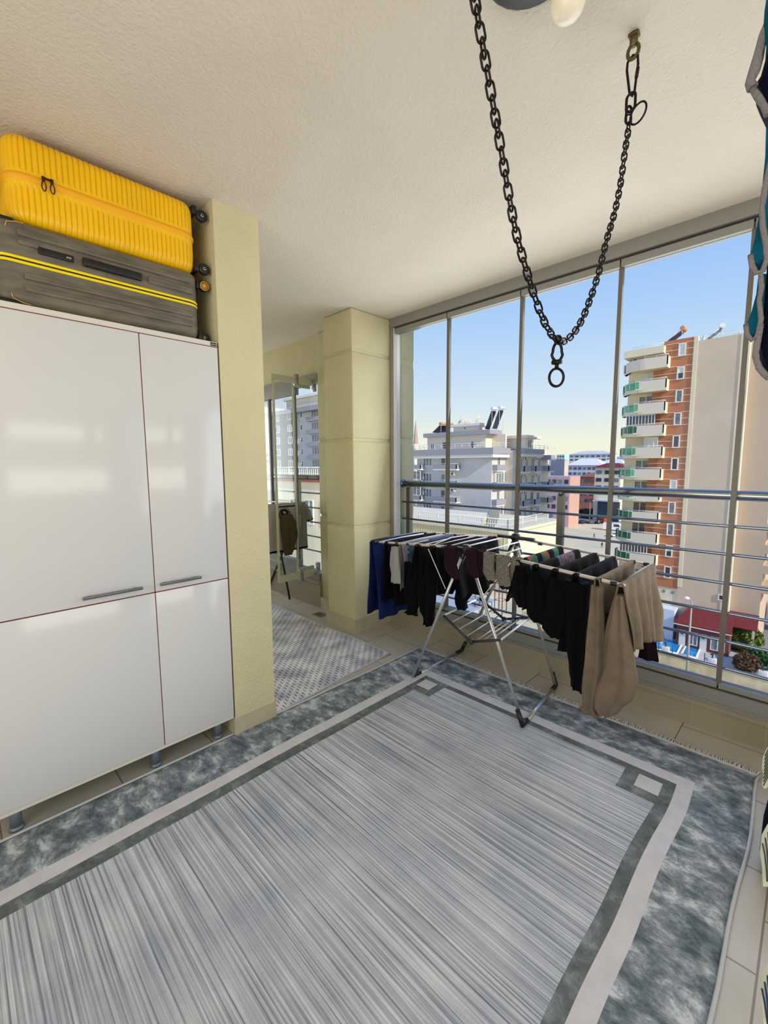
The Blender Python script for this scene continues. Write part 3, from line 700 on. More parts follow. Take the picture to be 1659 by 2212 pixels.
o = drape('t_shirt', 'light grey t-shirt hanging between black trousers and dark joggers', 'shirt', -1.955, 2.11, 2.60, .36, .34, grey_cl, 3, .014, .004, .05, hem=.05, spread=.035)
m = MB(); sleeve(m, [(-1.985, 2.10, .90), (-1.975, 2.085, .78), (-1.965, 2.08, .66)], [.05, .085, .075], .04, seed=2); so = m.build('sleeve', grey_cl, o)
drape('shirt', 'dusty blue shirt hanging behind the dark cuffed joggers', 'shirt', -1.90, 2.13, 2.62, .40, .26, bluegrey_cl, 4, .012, .004, .03, hem=.03)
m = drape('', '', '', -1.80, 2.10, 2.64, .36, .36, black_cl, 5, .014, .005, .0, spread=.07, build=False)
jog = m.build('joggers', black_cl); tag(jog, 'black joggers with cuffed ankles hanging in the middle of the left wing', 'trousers', LW); solid(jog, .005)
m = MB(); sleeve(m, [(-1.745, 2.15, .80), (-1.742, 2.145, .62), (-1.735, 2.14, .50), (-1.73, 2.14, .46), (-1.73, 2.14, .415)], [.13, .125, .105, .07, .078], .07, seed=1)
m.build('trouser_leg', black_cl, jog)
m = MB(); sleeve(m, [(-1.875, 2.15, .80), (-1.875, 2.145, .60), (-1.87, 2.14, .51), (-1.872, 2.14, .48), (-1.88, 2.14, .45)], [.12, .115, .085, .075, .105], .06, seed=3)
m.build('trouser_leg', black_cl, jog)
text_part('print', 'JUL', .045, (-1.865, 2.085, .895), rot_axes((0, 0, -1), (1, 0, 0), (0, -1, 0)), mat('faded_print', (120, 122, 130), .8), jog)
o = drape('hooded_sweatshirt', 'black hooded sweatshirt hanging just left of the rack centre joint', 'sweatshirt', -1.66, 2.10, 2.64, .27, .29, navy_cl, 6, .018, .006, .0, hem=.06, spread=.07)
m = MB(); sleeve(m, [(-1.585, 2.30, .93), (-1.575, 2.29, .78), (-1.56, 2.28, .64), (-1.57, 2.27, .58), (-1.56, 2.27, .53)], [.15, .16, .12, .075, .06], .08, seed=4)
m.build('sleeve', navy_cl, o)
o2 = drape('sweatpants', 'black sweatpants hanging behind the silver legs beside the centre joint', 'trousers', -1.55, 2.12, 2.64, .30, .33, black_cl, 7, .016, .006, .0, hem=.07, spread=.06)

o = drape('sweater', 'taupe sweater draped over the far right end of the drying rack', 'sweater', -.60, 2.10, 2.655, .34, .355, brown_cl, 8, .020, .006, .0, slope=(0, .10), hem=.03, spread=.045, nf=9)
m = MB(); sleeve(m, [(-.60, 2.10, .86), (-.60, 2.085, .68), (-.585, 2.08, .50), (-.605, 2.08, .40), (-.635, 2.085, .315), (-.64, 2.09, .285)], [.035, .10, .15, .15, .11, .05], .075, seed=5)
m.build('sleeve', brown_cl, o)
o = drape('cardigan', 'taupe cardigan with a dark edge, hung second from the right end', 'cardigan', -.70, 2.10, 2.65, .36, .22, brown_cl, 9, .018, .006, .0, hem=.03, spread=.012)
m = MB(); sleeve(m, [(-.70, 2.10, .88), (-.695, 2.09, .70), (-.69, 2.085, .50), (-.70, 2.085, .38), (-.70, 2.085, .30), (-.695, 2.09, .262)], [.05, .075, .085, .075, .055, .10], .06, seed=6)
m.build('sleeve', brown_cl, o)
m = MB(); m.tube([(-.722, 2.065, .90), (-.722, 2.055, .75), (-.725, 2.05, .6), (-.735, 2.055, .45)], .005, 6); m.build('dark_edging', black_cl, o); 
o = drape('trousers', 'long navy black trousers with one leg reaching nearly to the floor', 'trousers', -.80, 2.10, 2.65, .42, .31, navy_cl, 10, .016, .006, .0, hem=.04, spread=.05)
m = MB(); sleeve(m, [(-.775, 2.13, .88), (-.77, 2.125, .70), (-.765, 2.12, .52), (-.755, 2.12, .40), (-.755, 2.12, .345)], [.10, .13, .115, .10, .095], .07, seed=7)
m.build('trouser_leg', black_cl, o)
_p = at(1400, 1400, 1, 2.6); m = MB(); sleeve(m, [(-.598, 2.6, .80), (-.592, 2.6, .70), (_p.x-.012, 2.6, .61), (_p.x, 2.6, at(1400, 1424, 1, 2.6).z)], [.02, .03, .05, .095], .04, seed=15)
tag(m.build('dark_cloth', maroon_cl), 'small dark maroon cloth whose tip shows below the taupe sweater', 'cloth', RW)
drape('leggings', 'black leggings hung fourth from the right end of the rack', 'trousers', -.90, 2.10, 2.65, .28, .30, black_cl, 11, .018, .005, .0, hem=.10, spread=.055)
m = MB(); sleeve(m, [(-.905, 2.12, .89), (-.90, 2.11, .80), (-.895, 2.105, .70), (-.90, 2.10, .62), (-.885, 2.10, .585)], [.05, .105, .125, .10, .06], .06, seed=11)
m.build('trouser_leg', black_cl, bpy.data.objects['leggings'])
flor = bpy.data.materials.new('floral_print'); flor.use_nodes = True
n = flor.node_tree.nodes; l = flor.node_tree.links; t_ = n.new('ShaderNodeTexCoord'); z_ = n.new('ShaderNodeTexNoise'); z_.inputs['Scale'].default_value = 22; z_.inputs['Detail'].default_value = 1; z_.inputs['Distortion'].default_value = 1.5
l.new(t_.outputs['Object'], z_.inputs[0]); l.new(ramp(n, l, z_.outputs[1], [(.30, (18, 16, 34)), (.44, (70, 60, 110)), (.5, (150, 104, 40)), (.56, (24, 22, 44)), (.64, (90, 110, 150)), (.7, (30, 20, 40))]).outputs[0], n['Principled BSDF'].inputs['Base Color']); n['Principled BSDF'].inputs['Roughness'].default_value = .9
o = drape('t_shirt', 'black t-shirt with purple and gold floral panel on the drying rack', 'shirt', -1.0, 2.10, 2.64, .27, .26, [black_cl, flor], 12, .014, .005, .0, hem=.06, spread=.055, patch=lambda i, j: 1 if (21 < j < 42 and 17 < i < 34) else 0)
m = MB(); sleeve(m, [(-1.005, 2.12, .90), (-1.0, 2.11, .82), (-.985, 2.105, .74), (-.975, 2.10, .665), (-.97, 2.10, .64)], [.05, .105, .12, .11, .08], .06, seed=12)
m.build('sleeve', black_cl, o)
grn = bpy.data.materials.new('green_print'); grn.use_nodes = True
n = grn.node_tree.nodes; l = grn.node_tree.links; t_ = n.new('ShaderNodeTexCoord'); z_ = n.new('ShaderNodeTexVoronoi'); z_.inputs['Scale'].default_value = 14
l.new(t_.outputs['Object'], z_.inputs[0]); s_ = n.new('ShaderNodeSeparateXYZ'); l.new(z_.outputs['Color'], s_.inputs[0]); l.new(ramp(n, l, s_.outputs[0], [(0, (8, 70, 48)), (.35, (30, 110, 76)), (.5, (150, 40, 30)), (.6, (90, 140, 60)), (.75, (12, 90, 70)), (1, (10, 60, 44))]).outputs[0], n['Principled BSDF'].inputs['Base Color']); n['Principled BSDF'].inputs['Roughness'].default_value = .9
o = drape('t_shirt', 'black t-shirt with green and red patchwork print nearest the grey socks', 'shirt', -1.10, 2.10, 2.64, .25, .23, [black_cl, grn], 13, .014, .005, .0, hem=.08, spread=.055, patch=lambda i, j: 1 if (20 < j < 44 and (6 < i < 14 or 18 < i < 25 or 29 < i < 35)) else 0)
m = MB(); sleeve(m, [(-1.09, 2.12, .915), (-1.085, 2.115, .84), (-1.075, 2.11, .76), (-1.06, 2.11, .695)], [.05, .09, .11, .075], .055, seed=13)
m.build('sleeve', black_cl, o)
m = MB(); sleeve(m, [(-.835, 2.13, .88), (-.84, 2.125, .78), (-.84, 2.12, .66), (-.835, 2.12, .60)], [.05, .09, .10, .06], .05, seed=14)
m.build('hanging_pocket', black_cl, bpy.data.objects['trousers.001'])
# socks clipped over the front rail: foot down
def sock(label, x, y, z, w, L, ang, material, toe=None, seed=0, lean=0):
    m = MB(); foot = L*.52; seg = 18
    path = [(0, 0, 0), (0, 0, -L*.25), (0, 0, -L*.5), (w*.10, 0, -L*.66), (w*.28, 0, -L*.84), (w*.40, 0, -L*.97), (w*.42, 0, -L)]
    wd = [w, w*.96, w*.98, w*1.12, w*.98, w*.72, w*.3]
    ca, sa = math.cos(ang), math.sin(ang); rings = []
    n_ = 20
    for j in range(n_+1):
        t = j/n_*(len(path)-1); i = min(int(t), len(path)-2); f = t-i
        c = Vector(path[i])*(1-f)+Vector(path[i+1])*f; ww = wd[i]*(1-f)+wd[i+1]*f
        for k in range(seg):
            a = 2*PI*k/seg; lx = c.x*lean+ww/2*math.cos(a); ly = .011*math.sin(a)*(1+.25*math.sin(j*.7+seed))
            rings.append((x+lx*ca-ly*sa, y+lx*sa+ly*ca-.006, z+c.z+.004*math.sin(a*2+j*.3+seed)))
    m.add(rings, [(j*seg+k, j*seg+(k+1) % seg, (j+1)*seg+(k+1) % seg, (j+1)*seg+k) for j in range(n_) for k in range(seg)], 0, True)
    m.f.append(list(range(seg))); m.m.append(0); m.s.append(False); m.f.append([n_*seg+k for k in range(seg)]); m.m.append(0); m.s.append(False)
    if toe is not None:
        for i in range(len(m.f)):
            zc = sum(m.v[k].z for k in m.f[i])/len(m.f[i])
            if zc < z-L*.90: m.m[i] = 1
    # short flap folded over the rail
    m.box((x-w/2*.9, y+.004, z-.05), (x+w/2*.9, y+.02, z+.006), 0, .006)
    o = m.build('sock', [material, toe or material]); tag(o, label, 'sock', 'socks hung over the front rail'); return o
sz = lambda x: ZF(x)+.014
sock('black sock draped over the rack left of the centre joint', -1.525, 2.09, sz(-1.525), .085, .19, .1, maroon_cl, None, 1, 1)
sock('dark maroon sock hanging just right of the rack centre joint', -1.375, 2.09, sz(-1.375), .075, .16, .1, maroon_cl, None, 2, .8)
sock('second dark maroon sock, tucked against the first one', -1.325, 2.11, sz(-1.325), .05, .14, .2, maroon_cl, None, 8, .4)
sock('speckled grey sock with dark toe beside the maroon socks', -1.262, 2.088, sz(-1.262), .068, .165, .1, sock_g, maroon_cl, 3, .8)
sock('speckled grey sock with maroon toe hanging at the middle of the rail', -1.175, 2.086, sz(-1.175), .078, .175, .1, sock_g, maroon_cl, 4, .5)
sock('speckled grey sock partly hidden next to the patchwork t-shirt', -1.115, 2.115, sz(-1.115), .07, .14, .25, sock_g, black_cl, 5, -.3)

# ------------------------------------------------------------ second rack and shirt in the passage
r2 = thing('drying_rack', 'black-footed drying rack in the passage behind the open glass leaf', 'drying rack', (-3.9, 2.3, 0))
for y in (2.16, 2.58): MB().tube([(-4.55, y, 1.04), (-3.72, y, 1.04)], .008, 8).build('wing_rail', rail_t, r2)
MB().tube([(-3.73, 2.16, 1.04), (-3.73, 2.58, 1.04)], .008, 8).build('end_bar', blackp, r2)
MB().tube([(-4.25, 2.10, .82), (-3.92, 2.02, .03), (-3.90, 2.02, .012), (-3.94, 1.98, .012), (-4.3, 1.62, .012)], .015, 10).tube([(-4.25, 2.55, .82), (-3.92, 2.5, .02)], .0105, 10).tube([(-3.75, 2.16, 1.04), (-4.5, 2.16, .02)], .0105, 10).tube([(-3.75, 2.58, 1.04), (-4.5, 2.58, .02)], .0105, 10).build('leg', blackp, r2)
sh = thing('t_shirt', 'grey brown t-shirt with round black print hanging in the passage', 'shirt', (-3.75, 2.4, 1.05))
def shirt_fn(front):
    def fn(u, v):
        y = 2.14+u*.46; z = 1.075-v*.48
        x = -3.735+(.02 if front else -.02)*min(1, v*6)+.010*math.sin(u*17+v*2)*min(1, v*3)+.006*math.sin(u*7+1)
        return (x, y, z)
    return fn
sb = MB(); sb.grid(30, 26, shirt_fn(True), mfn=lambda i, j: 1 if j > 24 else 0); sb.grid(30, 26, shirt_fn(False), mfn=lambda i, j: 1 if j > 24 else 0)
body = sb.build('shirt_body', [shirt_cl, black_cl], sh); solid(body, .003)
m = MB(); sleeve(m, [(-3.735, 2.55, 1.055), (-3.73, 2.60, .97), (-3.725, 2.625, .92), (-3.725, 2.635, .885)], [.10, .12, .11, .10], .04, (0, 1, 0), 2); m.build('sleeve', shirt_cl, sh)
m = MB().tube([(-3.725, 2.595, .885), (-3.722, 2.635, .880), (-3.72, 2.675, .89)], .010, 8); m.build('sleeve_cuff', black_cl, sh)
pr = MB()
for r_, th in ((.062, .006), (.048, .003)):
    pr.tube([(-3.700, 2.33+r_*math.cos(a), .965+r_*math.sin(a)) for a in [2*PI*k/28 for k in range(28)]], th, 5, closed=True, flat=.4)
for k in range(9):
    a = k*.7; pr.tube([(-3.700, 2.33+.04*math.cos(a), .985+.03*math.sin(a)), (-3.700, 2.33+.04*math.cos(a+1.6), .985+.028*math.sin(a+1.3))], .007, 5, flat=.4)
pr.build('chest_print', black_cl, sh)
o = MB(); sleeve(o, [(-3.685, 2.35, .965), (-3.67, 2.355, .88), (-3.665, 2.35, .74), (-3.67, 2.34, .62), (-3.67, 2.335, .565)], [.12, .17, .18, .12, .07], .045, (0, 1, 0), 5)
tag(o.build('long_sleeved_top', olive_cl), 'olive brown top hanging in front of the t-shirt in the passage', 'shirt')
o = MB(); sleeve(o, [(-3.80, 2.47, .80), (-3.80, 2.47, .68), (-3.80, 2.47, .585)], [.10, .10, .09], .03, (0, 1, 0), 6)
tag(o.build('shorts', grey_cl), 'grey shorts hanging below the t-shirt hem in the passage', 'shorts')
o = MB(); sleeve(o, [(-4.25, 2.2, 1.03), (-4.25, 2.2, .9), (-4.25, 2.2, .75), (-4.25, 2.2, .6)], [.3, .28, .26, .26], .04, (0, 1, 0), 9)
tag(o.build('white_top', white_cl), 'pale knitted top hanging further along the passage rack', 'shirt')

# ------------------------------------------------------------ textiles at the right edge
def ribbon(mb, pts, r, mi=0, flat=1): mb.tube([Vector(p) for p in pts], r, 8, mi, rs=[r*(.8+.5*abs(noise.noise(Vector((i*.9, r*99, 1))))) for i in range(len(pts))], flat=flat)
def E_(u, v, y=1.1): p = at(u, v, 1, y); return Vector((p.x, y, p.z))
def blob_cloth(name, outl, y0, y1, material, parent, label=None):
    """thick soft piece with a traced outline in x,z and real depth in y"""
    m = MB(); c = Vector((sum(p[0] for p in outl)/len(outl), 0, sum(p[1] for p in outl)/len(outl)))
    n = len(outl); rings = []
    for t, s in ((0, .80), (.12, .94), (.35, 1), (.7, 1), (.9, .94), (1, .8)):
        rings.append([(c.x+(p[0]-c.x)*s, y0+(y1-y0)*t, c.z+(p[1]-c.z)*(1-(1-s)*.35)) for p in outl])
    m.add([p for r_ in rings for p in r_], [(j*n+i, j*n+(i+1) % n, (j+1)*n+(i+1) % n, (j+1)*n+i) for j in range(len(rings)-1) for i in range(n)], 0, True)
    m.add(rings[0], [tuple(range(n))]); m.add(rings[-1], [tuple(range(n))])
    return m.build(name, material, parent)
def poly(uvs, y, xr):
    """left contour measured on the plane y, closed on the right at x = xr"""
    L = [at(u, v, 1, y) for u, v in uvs]; pts = [(p.x, p.z) for p in L]
    return pts+[(xr, pts[-1][1]), (xr, pts[0][1])]
bk = thing('fleece_blanket', 'midnight blue fleece blanket with fuzzy grey and teal edges at the right edge', 'blanket', (.05, 1.1, 2.3))
blob_cloth('dark_body', poly([(1661, -60), (1655, 60), (1650, 130), (1640, 165), (1626, 186), (1640, 214), (1656, 250), (1660, 300), (1660, 400), (1660, 480), (1656, 560), (1652, 640), (1648, 700), (1640, 740), (1638, 772), (1645, 800), (1653, 812), (1664, 822)], 1.1, .16), 1.08, 1.2, night_cl, bk)
m = MB(); ribbon(m, [E_(u, v, 1.07) for u, v in ((1662, 45), (1652, 70), (1643, 100), (1636, 130), (1629, 155), (1620, 178), (1626, 190))], .009)
ribbon(m, [E_(u, v, 1.07) for u, v in ((1626, 192), (1638, 210), (1650, 228), (1659, 248))], .006)
m.build('upper_trim', fuzz_cl, bk)
m = MB(); ribbon(m, [E_(u, v, 1.06) for u, v in ((1668, 330), (1652, 410), (1646, 450), (1648, 490), (1655, 530), (1656, 560), (1648, 585), (1634, 590), (1625, 575), (1621, 550))], .005)
ribbon(m, [E_(u, v, 1.06) for u, v in ((1643, 585), (1645, 620), (1640, 650), (1644, 690), (1636, 725), (1624, 735), (1614, 722), (1611, 700))], .0045)
ribbon(m, [E_(u, v, 1.06) for u, v in ((1644, 700), (1635, 745), (1631, 770), (1640, 795), (1651, 808), (1662, 818))], .0055)
m.build('lower_trim', fuzz_cl, bk)
blob_cloth('teal_edge', poly([(1662, -40), (1652, 30), (1650, 60), (1656, 110), (1664, 130)], 1.07, .0), 1.055, 1.08, teal_cl, bk)
blob_cloth('teal_edge', poly([(1656, 280), (1655, 340), (1648, 410), (1641, 470), (1632, 520), (1623, 555), (1627, 578), (1638, 584), (1650, 575)], 1.08, -.085), 1.06, 1.10, teal_cl, bk)
blob_cloth('teal_edge', poly([(1641, 598), (1636, 640), (1624, 680), (1613, 705), (1616, 725), (1628, 732), (1640, 715)], 1.08, -.095), 1.06, 1.10, teal_cl, bk)
blob_cloth('grey_patch', poly([(1668, 330), (1653, 410), (1647, 450), (1649, 490), (1656, 530), (1658, 560)], 1.07, .0), 1.065, 1.10, mat('slate_fleece', (92, 104, 124), .95), bk)

pf_ = thing('pouf', 'dark navy round pouf standing on the tiles at the right edge', 'pouf', (.06, 1.98, 0))
MB().lathe([(0, 0), (.105, 0), (.125, .015), (.13, .05), (.128, .18), (.115, .30), (0, .31)], (.072, 1.99, .002), seg=32).build('cover', night_cl, pf_)
ks = thing('knitted_scarf', 'cream and green striped knitted scarf hanging beside the pouf', 'scarf', (-.03, 1.8, .3))
blob_cloth('knit', poly([(1668, 1610), (1655, 1622), (1647, 1640), (1645, 1660), (1650, 1680), (1645, 1695), (1648, 1703), (1656, 1700), (1668, 1680)], 1.8, .03), 1.79, 1.83, cream_cl, ks)
m = MB()
for k in range(9): m.tube([E_(1649+k*.4, 1697-k*8, 1.785), E_(1662+k*.3, 1672-k*8, 1.783)], .0013, 5)
m.build('stripes', mat('knit_green', (60, 84, 78), .95), ks)
ks = thing('striped_throw', 'cream throw with dark teal stripes and fringed end, low at the right edge', 'blanket', (-.02, 1.35, .4))
blob_cloth('knit', poly([(1668, 1775), (1655, 1792), (1644, 1812), (1641, 1845), (1646, 1880), (1645, 1912), (1668, 1914)], 1.35, .04), 1.34, 1.38, cream_cl, ks)
m = MB()
for k in range(4): m.tube([E_(1647+k*6, 1822-k*12, 1.333), E_(1652+k*5, 1845-k*8, 1.331), E_(1656+k*4, 1880-k*4, 1.331), E_(1657+k*4, 1904, 1.333)], .0016, 5)
m.build('stripes', mat('knit_teal', (52, 72, 84), .95), ks)
ks = thing('striped_throw', 'blue and cream striped throw end in the bottom right corner', 'blanket', (0, 1.05, .3))
blob_cloth('knit', poly([(1668, 2085), (1652, 2108), (1643, 2125), (1641, 2150), (1645, 2180), (1648, 2240), (1668, 2245)], 1.05, .05), 1.04, 1.08, cream_cl, ks)
m = MB()
for k in range(3): m.tube([E_(1646+k*6, 2136-k*14, 1.032), E_(1652+k*5, 2165-k*10, 1.030), E_(1659+k*4, 2215, 1.032)], .0018, 5)
m.build('stripes', mat('knit_blue', (40, 68, 104), .95), ks)
# ------------------------------------------------------------ the town outside
GZ = -22.0
def X_(u, Y, v=980): return at(u, v, 1, Y).x
def Z_(v, u, Y): return at(u, v, 1, Y).z
def Yx(u, x, v=980): return at(u, v, 0, x).y
def G_(u, v, z=GZ): return at(u, v, 2, z)
b_pale = mat('render_pale_grey', (218, 214, 212), .9, var=.04, vscale=.3)
b_band = mat('render_blue_grey', (164, 163, 170), .9)
b_white = mat('render_white', (232, 230, 226), .9)
b_beige = mat('render_beige', (224, 202, 178), .9, var=.03, vscale=.3)
b_cream = mat('render_cream', (240, 228, 200), .9, var=.04, vscale=.4)
b_orange = mat('render_terracotta', (196, 130, 96), .9, var=.04, vscale=.4)
b_warm = mat('render_warm_white', (236, 222, 204), .9)
b_dark = mat('dark_window_glass', (58, 66, 78), .15, spec=.8)
b_curt = mat('curtained_glass', (150, 158, 164), .25, var=.3, vscale=3)
b_shut = mat('white_shutter', (226, 226, 228), .7)
b_frame = mat('white_pvc', (238, 238, 238), .6)
b_green = mat('green_balcony_glass', (96, 190, 140), .25, var=.2, vscale=1)
b_greend = mat('deep_green_glass', (40, 120, 84), .25, var=.2, vscale=1)
b_solar = mat('solar_collector', (44, 52, 76), .25)
b_tank = mat('water_tank', (214, 150, 110), .5)
b_rail = mat('white_paint_rail', (236, 232, 222), .6)
b_dish = mat('dish_cream', (232, 216, 184), .7)
b_red = mat('red_sheet_roof', (128, 44, 46), .8, var=.12, vscale=3)
b_brown = mat('brown_brick_front', (122, 74, 62), .9)
b_concrete = mat('sunny_concrete', (232, 214, 178), .95, var=.07, vscale=.08)
b_asph = mat('asphalt', (138, 138, 142), .95, var=.06, vscale=.2)
b_deck = mat('pool_deck_tiles', (200, 198, 200), .8, var=.05, vscale=.5)
b_water = mat('pool_water', (36, 156, 226), .12, bump=.1, bscale=3, var=.12, vscale=.8)
b_leafm = mat('leaf_green', (128, 146, 44), .8, var=.35, vscale=1.5)
b_leafd = mat('leaf_dark_green', (48, 74, 38), .8, var=.35, vscale=1.5)
b_leafy = mat('leaf_yellow_green', (190, 196, 60), .8, var=.25, vscale=1)
b_leafb = mat('leaf_brown', (128, 92, 64), .9, var=.3, vscale=1.5)
b_lawn = mat('lawn_green', (76, 124, 52), .95, var=.3, vscale=.6)
b_stain = mat('stained_cream_wall', (240, 224, 184), .95, col2=(206, 186, 150), vscale=.9, detail=10)
b_pink = mat('render_lilac_pink', (204, 170, 178), .9)
b_brick = mat('render_brick_pink', (180, 112, 98), .9)

struct('ground', MB().box((-420, 3.6, GZ-.5), (120, 620, GZ)), b_asph)
pz = MB().prism([tuple(G_(u, v).xy) for u, v in ((1120, 1129), (1360, 1129), (1360, 1300), (1120, 1300))], 2, GZ+.01, GZ+.05)
struct('ground_plaza', pz, b_concrete)

def win(parent, Y, x0, x1, z0, z1, kind=None, n_=2, fw=.09, name='window', fm=None, proud=.08):
    """framed window on a wall whose face is at y=Y, facing the viewer; panes are its sub-part"""
    m = MB(); m.box((x0, Y-proud, z0), (x1, Y+.02, z0+fw)).box((x0, Y-proud, z1-fw), (x1, Y+.02, z1)).box((x0, Y-proud, z0+fw), (x0+fw, Y+.02, z1-fw)).box((x1-fw, Y-proud, z0+fw), (x1, Y+.02, z1-fw))
    for k in range(1, n_):
        x = x0+(x1-x0)*k/n_; m.box((x-fw/2, Y-proud*.8, z0+fw), (x+fw/2, Y+.02, z1-fw))
    f = m.build(name, fm or b_frame, parent)
    MB().box((x0+fw, Y-.02, z0+fw), (x1-fw, Y+.015, z1-fw)).build('window_glass', kind or b_curt, f)
    return f
def winx(parent, Xp, y0, y1, z0, z1, kind=None, n_=2, fw=.09):
    m = MB(); m.box((Xp-.02, y0, z0), (Xp+.08, y1, z0+fw)).box((Xp-.02, y0, z1-fw), (Xp+.08, y1, z1)).box((Xp-.02, y0, z0+fw), (Xp+.08, y0+fw, z1-fw)).box((Xp-.02, y1-fw, z0+fw), (Xp+.08, y1, z1-fw))
    for k in range(1, n_):
        y = y0+(y1-y0)*k/n_; m.box((Xp-.02, y-fw/2, z0+fw), (Xp+.06, y+fw/2, z1-fw))
    f = m.build('window', b_frame, parent); MB().box((Xp-.015, y0+fw, z0+fw), (Xp+.02, y1-fw, z1-fw)).build('window_glass', kind or b_curt, f)
def railing(parent, P, z, h=.8, post=1.4, mat_=None, name='roof_railing', r=.03, slats=0):
    m = MB()
    for (ax, ay), (bx, by) in zip(P[:-1], P[1:]):
        m.cyl((ax, ay, z+h), (bx, by, z+h), r, 6); m.cyl((ax, ay, z+h*.5), (bx, by, z+h*.5), r*.7, 5)
        L = math.hypot(bx-ax, by-ay); n_ = max(1, int(L/post))
        for k in range(n_+1): m.cyl((ax+(bx-ax)*k/n_, ay+(by-ay)*k/n_, z), (ax+(bx-ax)*k/n_, ay+(by-ay)*k/n_, z+h), r, 5)
        if slats:
            q = int(L/slats)
            for k in range(q): x, y = ax+(bx-ax)*(k+.5)/q, ay+(by-ay)*(k+.5)/q; m.box((x-.045, y-.02, z+.08), (x+.045, y+.02, z+h-.1))
    return m.build(name, mat_ or b_rail, parent)
def ac_unit(parent, x, y, z, s=1, face='y'):
    if face == 'y': m = MB().box((x-.45*s, y-.32, z-.3*s), (x+.45*s, y, z+.3*s), 0, .03); c = (x-.08, y-.33, z); ax = (0, -1, 0)
    else: m = MB().box((x, y-.45*s, z-.3*s), (x+.32, y+.45*s, z+.3*s), 0, .03); c = (x+.33, y-.08, z); ax = (1, 0, 0)
    o = m.build('air_conditioner', b_frame, parent)
    MB().lathe([(.03, 0), (.22*s, 0), (.22*s, .012), (.03, .012)], c, ax, 14).build('fan_grille', b_dark, o)
def dish(label, x, y, z, r=.6, az=-30, el=35, material=None, group=None):
    t = thing('satellite_dish', label, 'satellite dish', (x, y, z), group)
    d = Vector((math.sin(R(az))*math.cos(R(el)), -math.cos(R(az))*math.cos(R(el)), math.sin(R(el))))
    c = Vector((x, y, z+r*1.1))
    MB().lathe([(.001, 0), (r*.4, .03*r), (r*.75, .12*r), (r, .25*r), (r, .27*r), (r*.72, .16*r), (.001, .03*r)], c, d, 20).build('reflector', material or b_dish, t)
    MB().cyl((x, y, z), c-d*.02, .04, 8).build('mast', b_rail, t)
    MB().cyl(c-Vector((0, 0, r*.8)), c+d*r*.8, .02, 6).cyl(c+d*r*.75, c+d*r*.92, .05, 8).build('feed_arm', b_rail, t)
    return t
def solar(label, x, y, z, w=2.0, L=2.2, facing=(0, 1), tilt=42, group=None, tank=None):
    t = thing('solar_water_heater', label, 'solar water heater', (x, y, z), group)
    f = Vector((facing[0], facing[1], 0)).normalized(); s = Vector((-f.y, f.x, 0)); u = (f*-math.cos(R(tilt))+Vector((0, 0, math.sin(R(tilt)))))
    nrm = s.cross(u).normalized(); o = Vector((x, y, z+.25))+f*L*.35; m = MB()
    for k in (-1, 1):
        c = o+s*(w/4*k); a = s*(w/4-.03)
        q = [c-a, c+a, c+a+u*L, c-a+u*L]; m.add([p+nrm*.04 for p in q]+[p-nrm*.04 for p in q], [(0,1,2,3), (7,6,5,4), (0,4,5,1), (1,5,6,2), (2,6,7,3), (3,7,4,0)])
    m.build('collector_panel', b_solar, t)
    top = o+u*(L+.1)+Vector((0, 0, .3))
    MB().cyl(top-s*w*.48, top+s*w*.48, .28, 14).build('tank', tank or b_tank, t)
    m = MB()
    for k in (-1, 1): m.cyl(o+s*w*.45*k+Vector((0,0,-.25)), o+s*w*.45*k, .03, 6).cyl(Vector(((top+s*w*.4*k).x, (top+s*w*.4*k).y, z)), top+s*w*.4*k, .03, 6).cyl(o+s*w*.45*k, top+s*w*.4*k, .03, 6)
    m.build('stand', b_rail, t); return t

# --- pale grey apartment block
YG = 66
gx0, gx1 = X_(901, YG), X_(1063, YG)
zpt, zpb = Z_(970, 980, YG), Z_(983, 980, YG)
gb = thing('apartment_building', 'pale grey apartment block with blue-grey parapet bands and roof dishes', 'building', (-46, YG+4, GZ))
yB = Yx(1092, gx1)
MB().box((gx0, YG, GZ), (gx1, yB, zpt-.4)).build('wall', b_pale, gb)
MB().box((gx0-2.7, YG-1.2, zpb), (gx1+.9, yB+.5, zpt)).build('parapet_band', b_band, gb)
MB().box((gx0-2.6, YG-1.1, zpb-.55), (gx1+.8, yB+.4, zpb)).build('eaves_slab', b_white, gb)
railing(gb, [(gx0-2.6, yB+1), (gx0-2.6, YG-1.1), (gx1+.8, YG-1.1), (gx1+.8, yB+.4)], zpt, .85, 1.5)
zrf = Z_(942, 980, YG+2)
MB().box((X_(923, YG+2), YG+2, zpt-.4), (X_(1042, YG+1), YG+2+4, zrf)).box((X_(923, YG+3), YG+4, zpt-.4), (gx1+.2, yB, zrf)).build('penthouse_wall', b_warm, gb)
MB().box((X_(914, YG+1.3), YG+1.3, zrf), (X_(1057, YG+1.3), yB+1, zrf+.75)).build('penthouse_roof', b_band, gb)
zs = Z_(923, 1000, YG+5); sx0, sx1 = X_(979, YG+4), X_(1034, YG+4)
MB().box((sx0, YG+4, zrf), (sx1, YG+7, zs)).build('stair_tower', b_warm, gb)
MB().box((sx0-.5, YG+3.5, zs), (sx1+.5, YG+7.5, zs+.45)).build('stair_tower_cap', b_white, gb)
win(gb, YG+4, X_(1001, YG+4), X_(1006, YG+4), Z_(928, 1003, YG+4), Z_(922.5, 1003, YG+4), b_dark, 1)
FH = 2.98
wz = Z_(997.5, 925, YG)
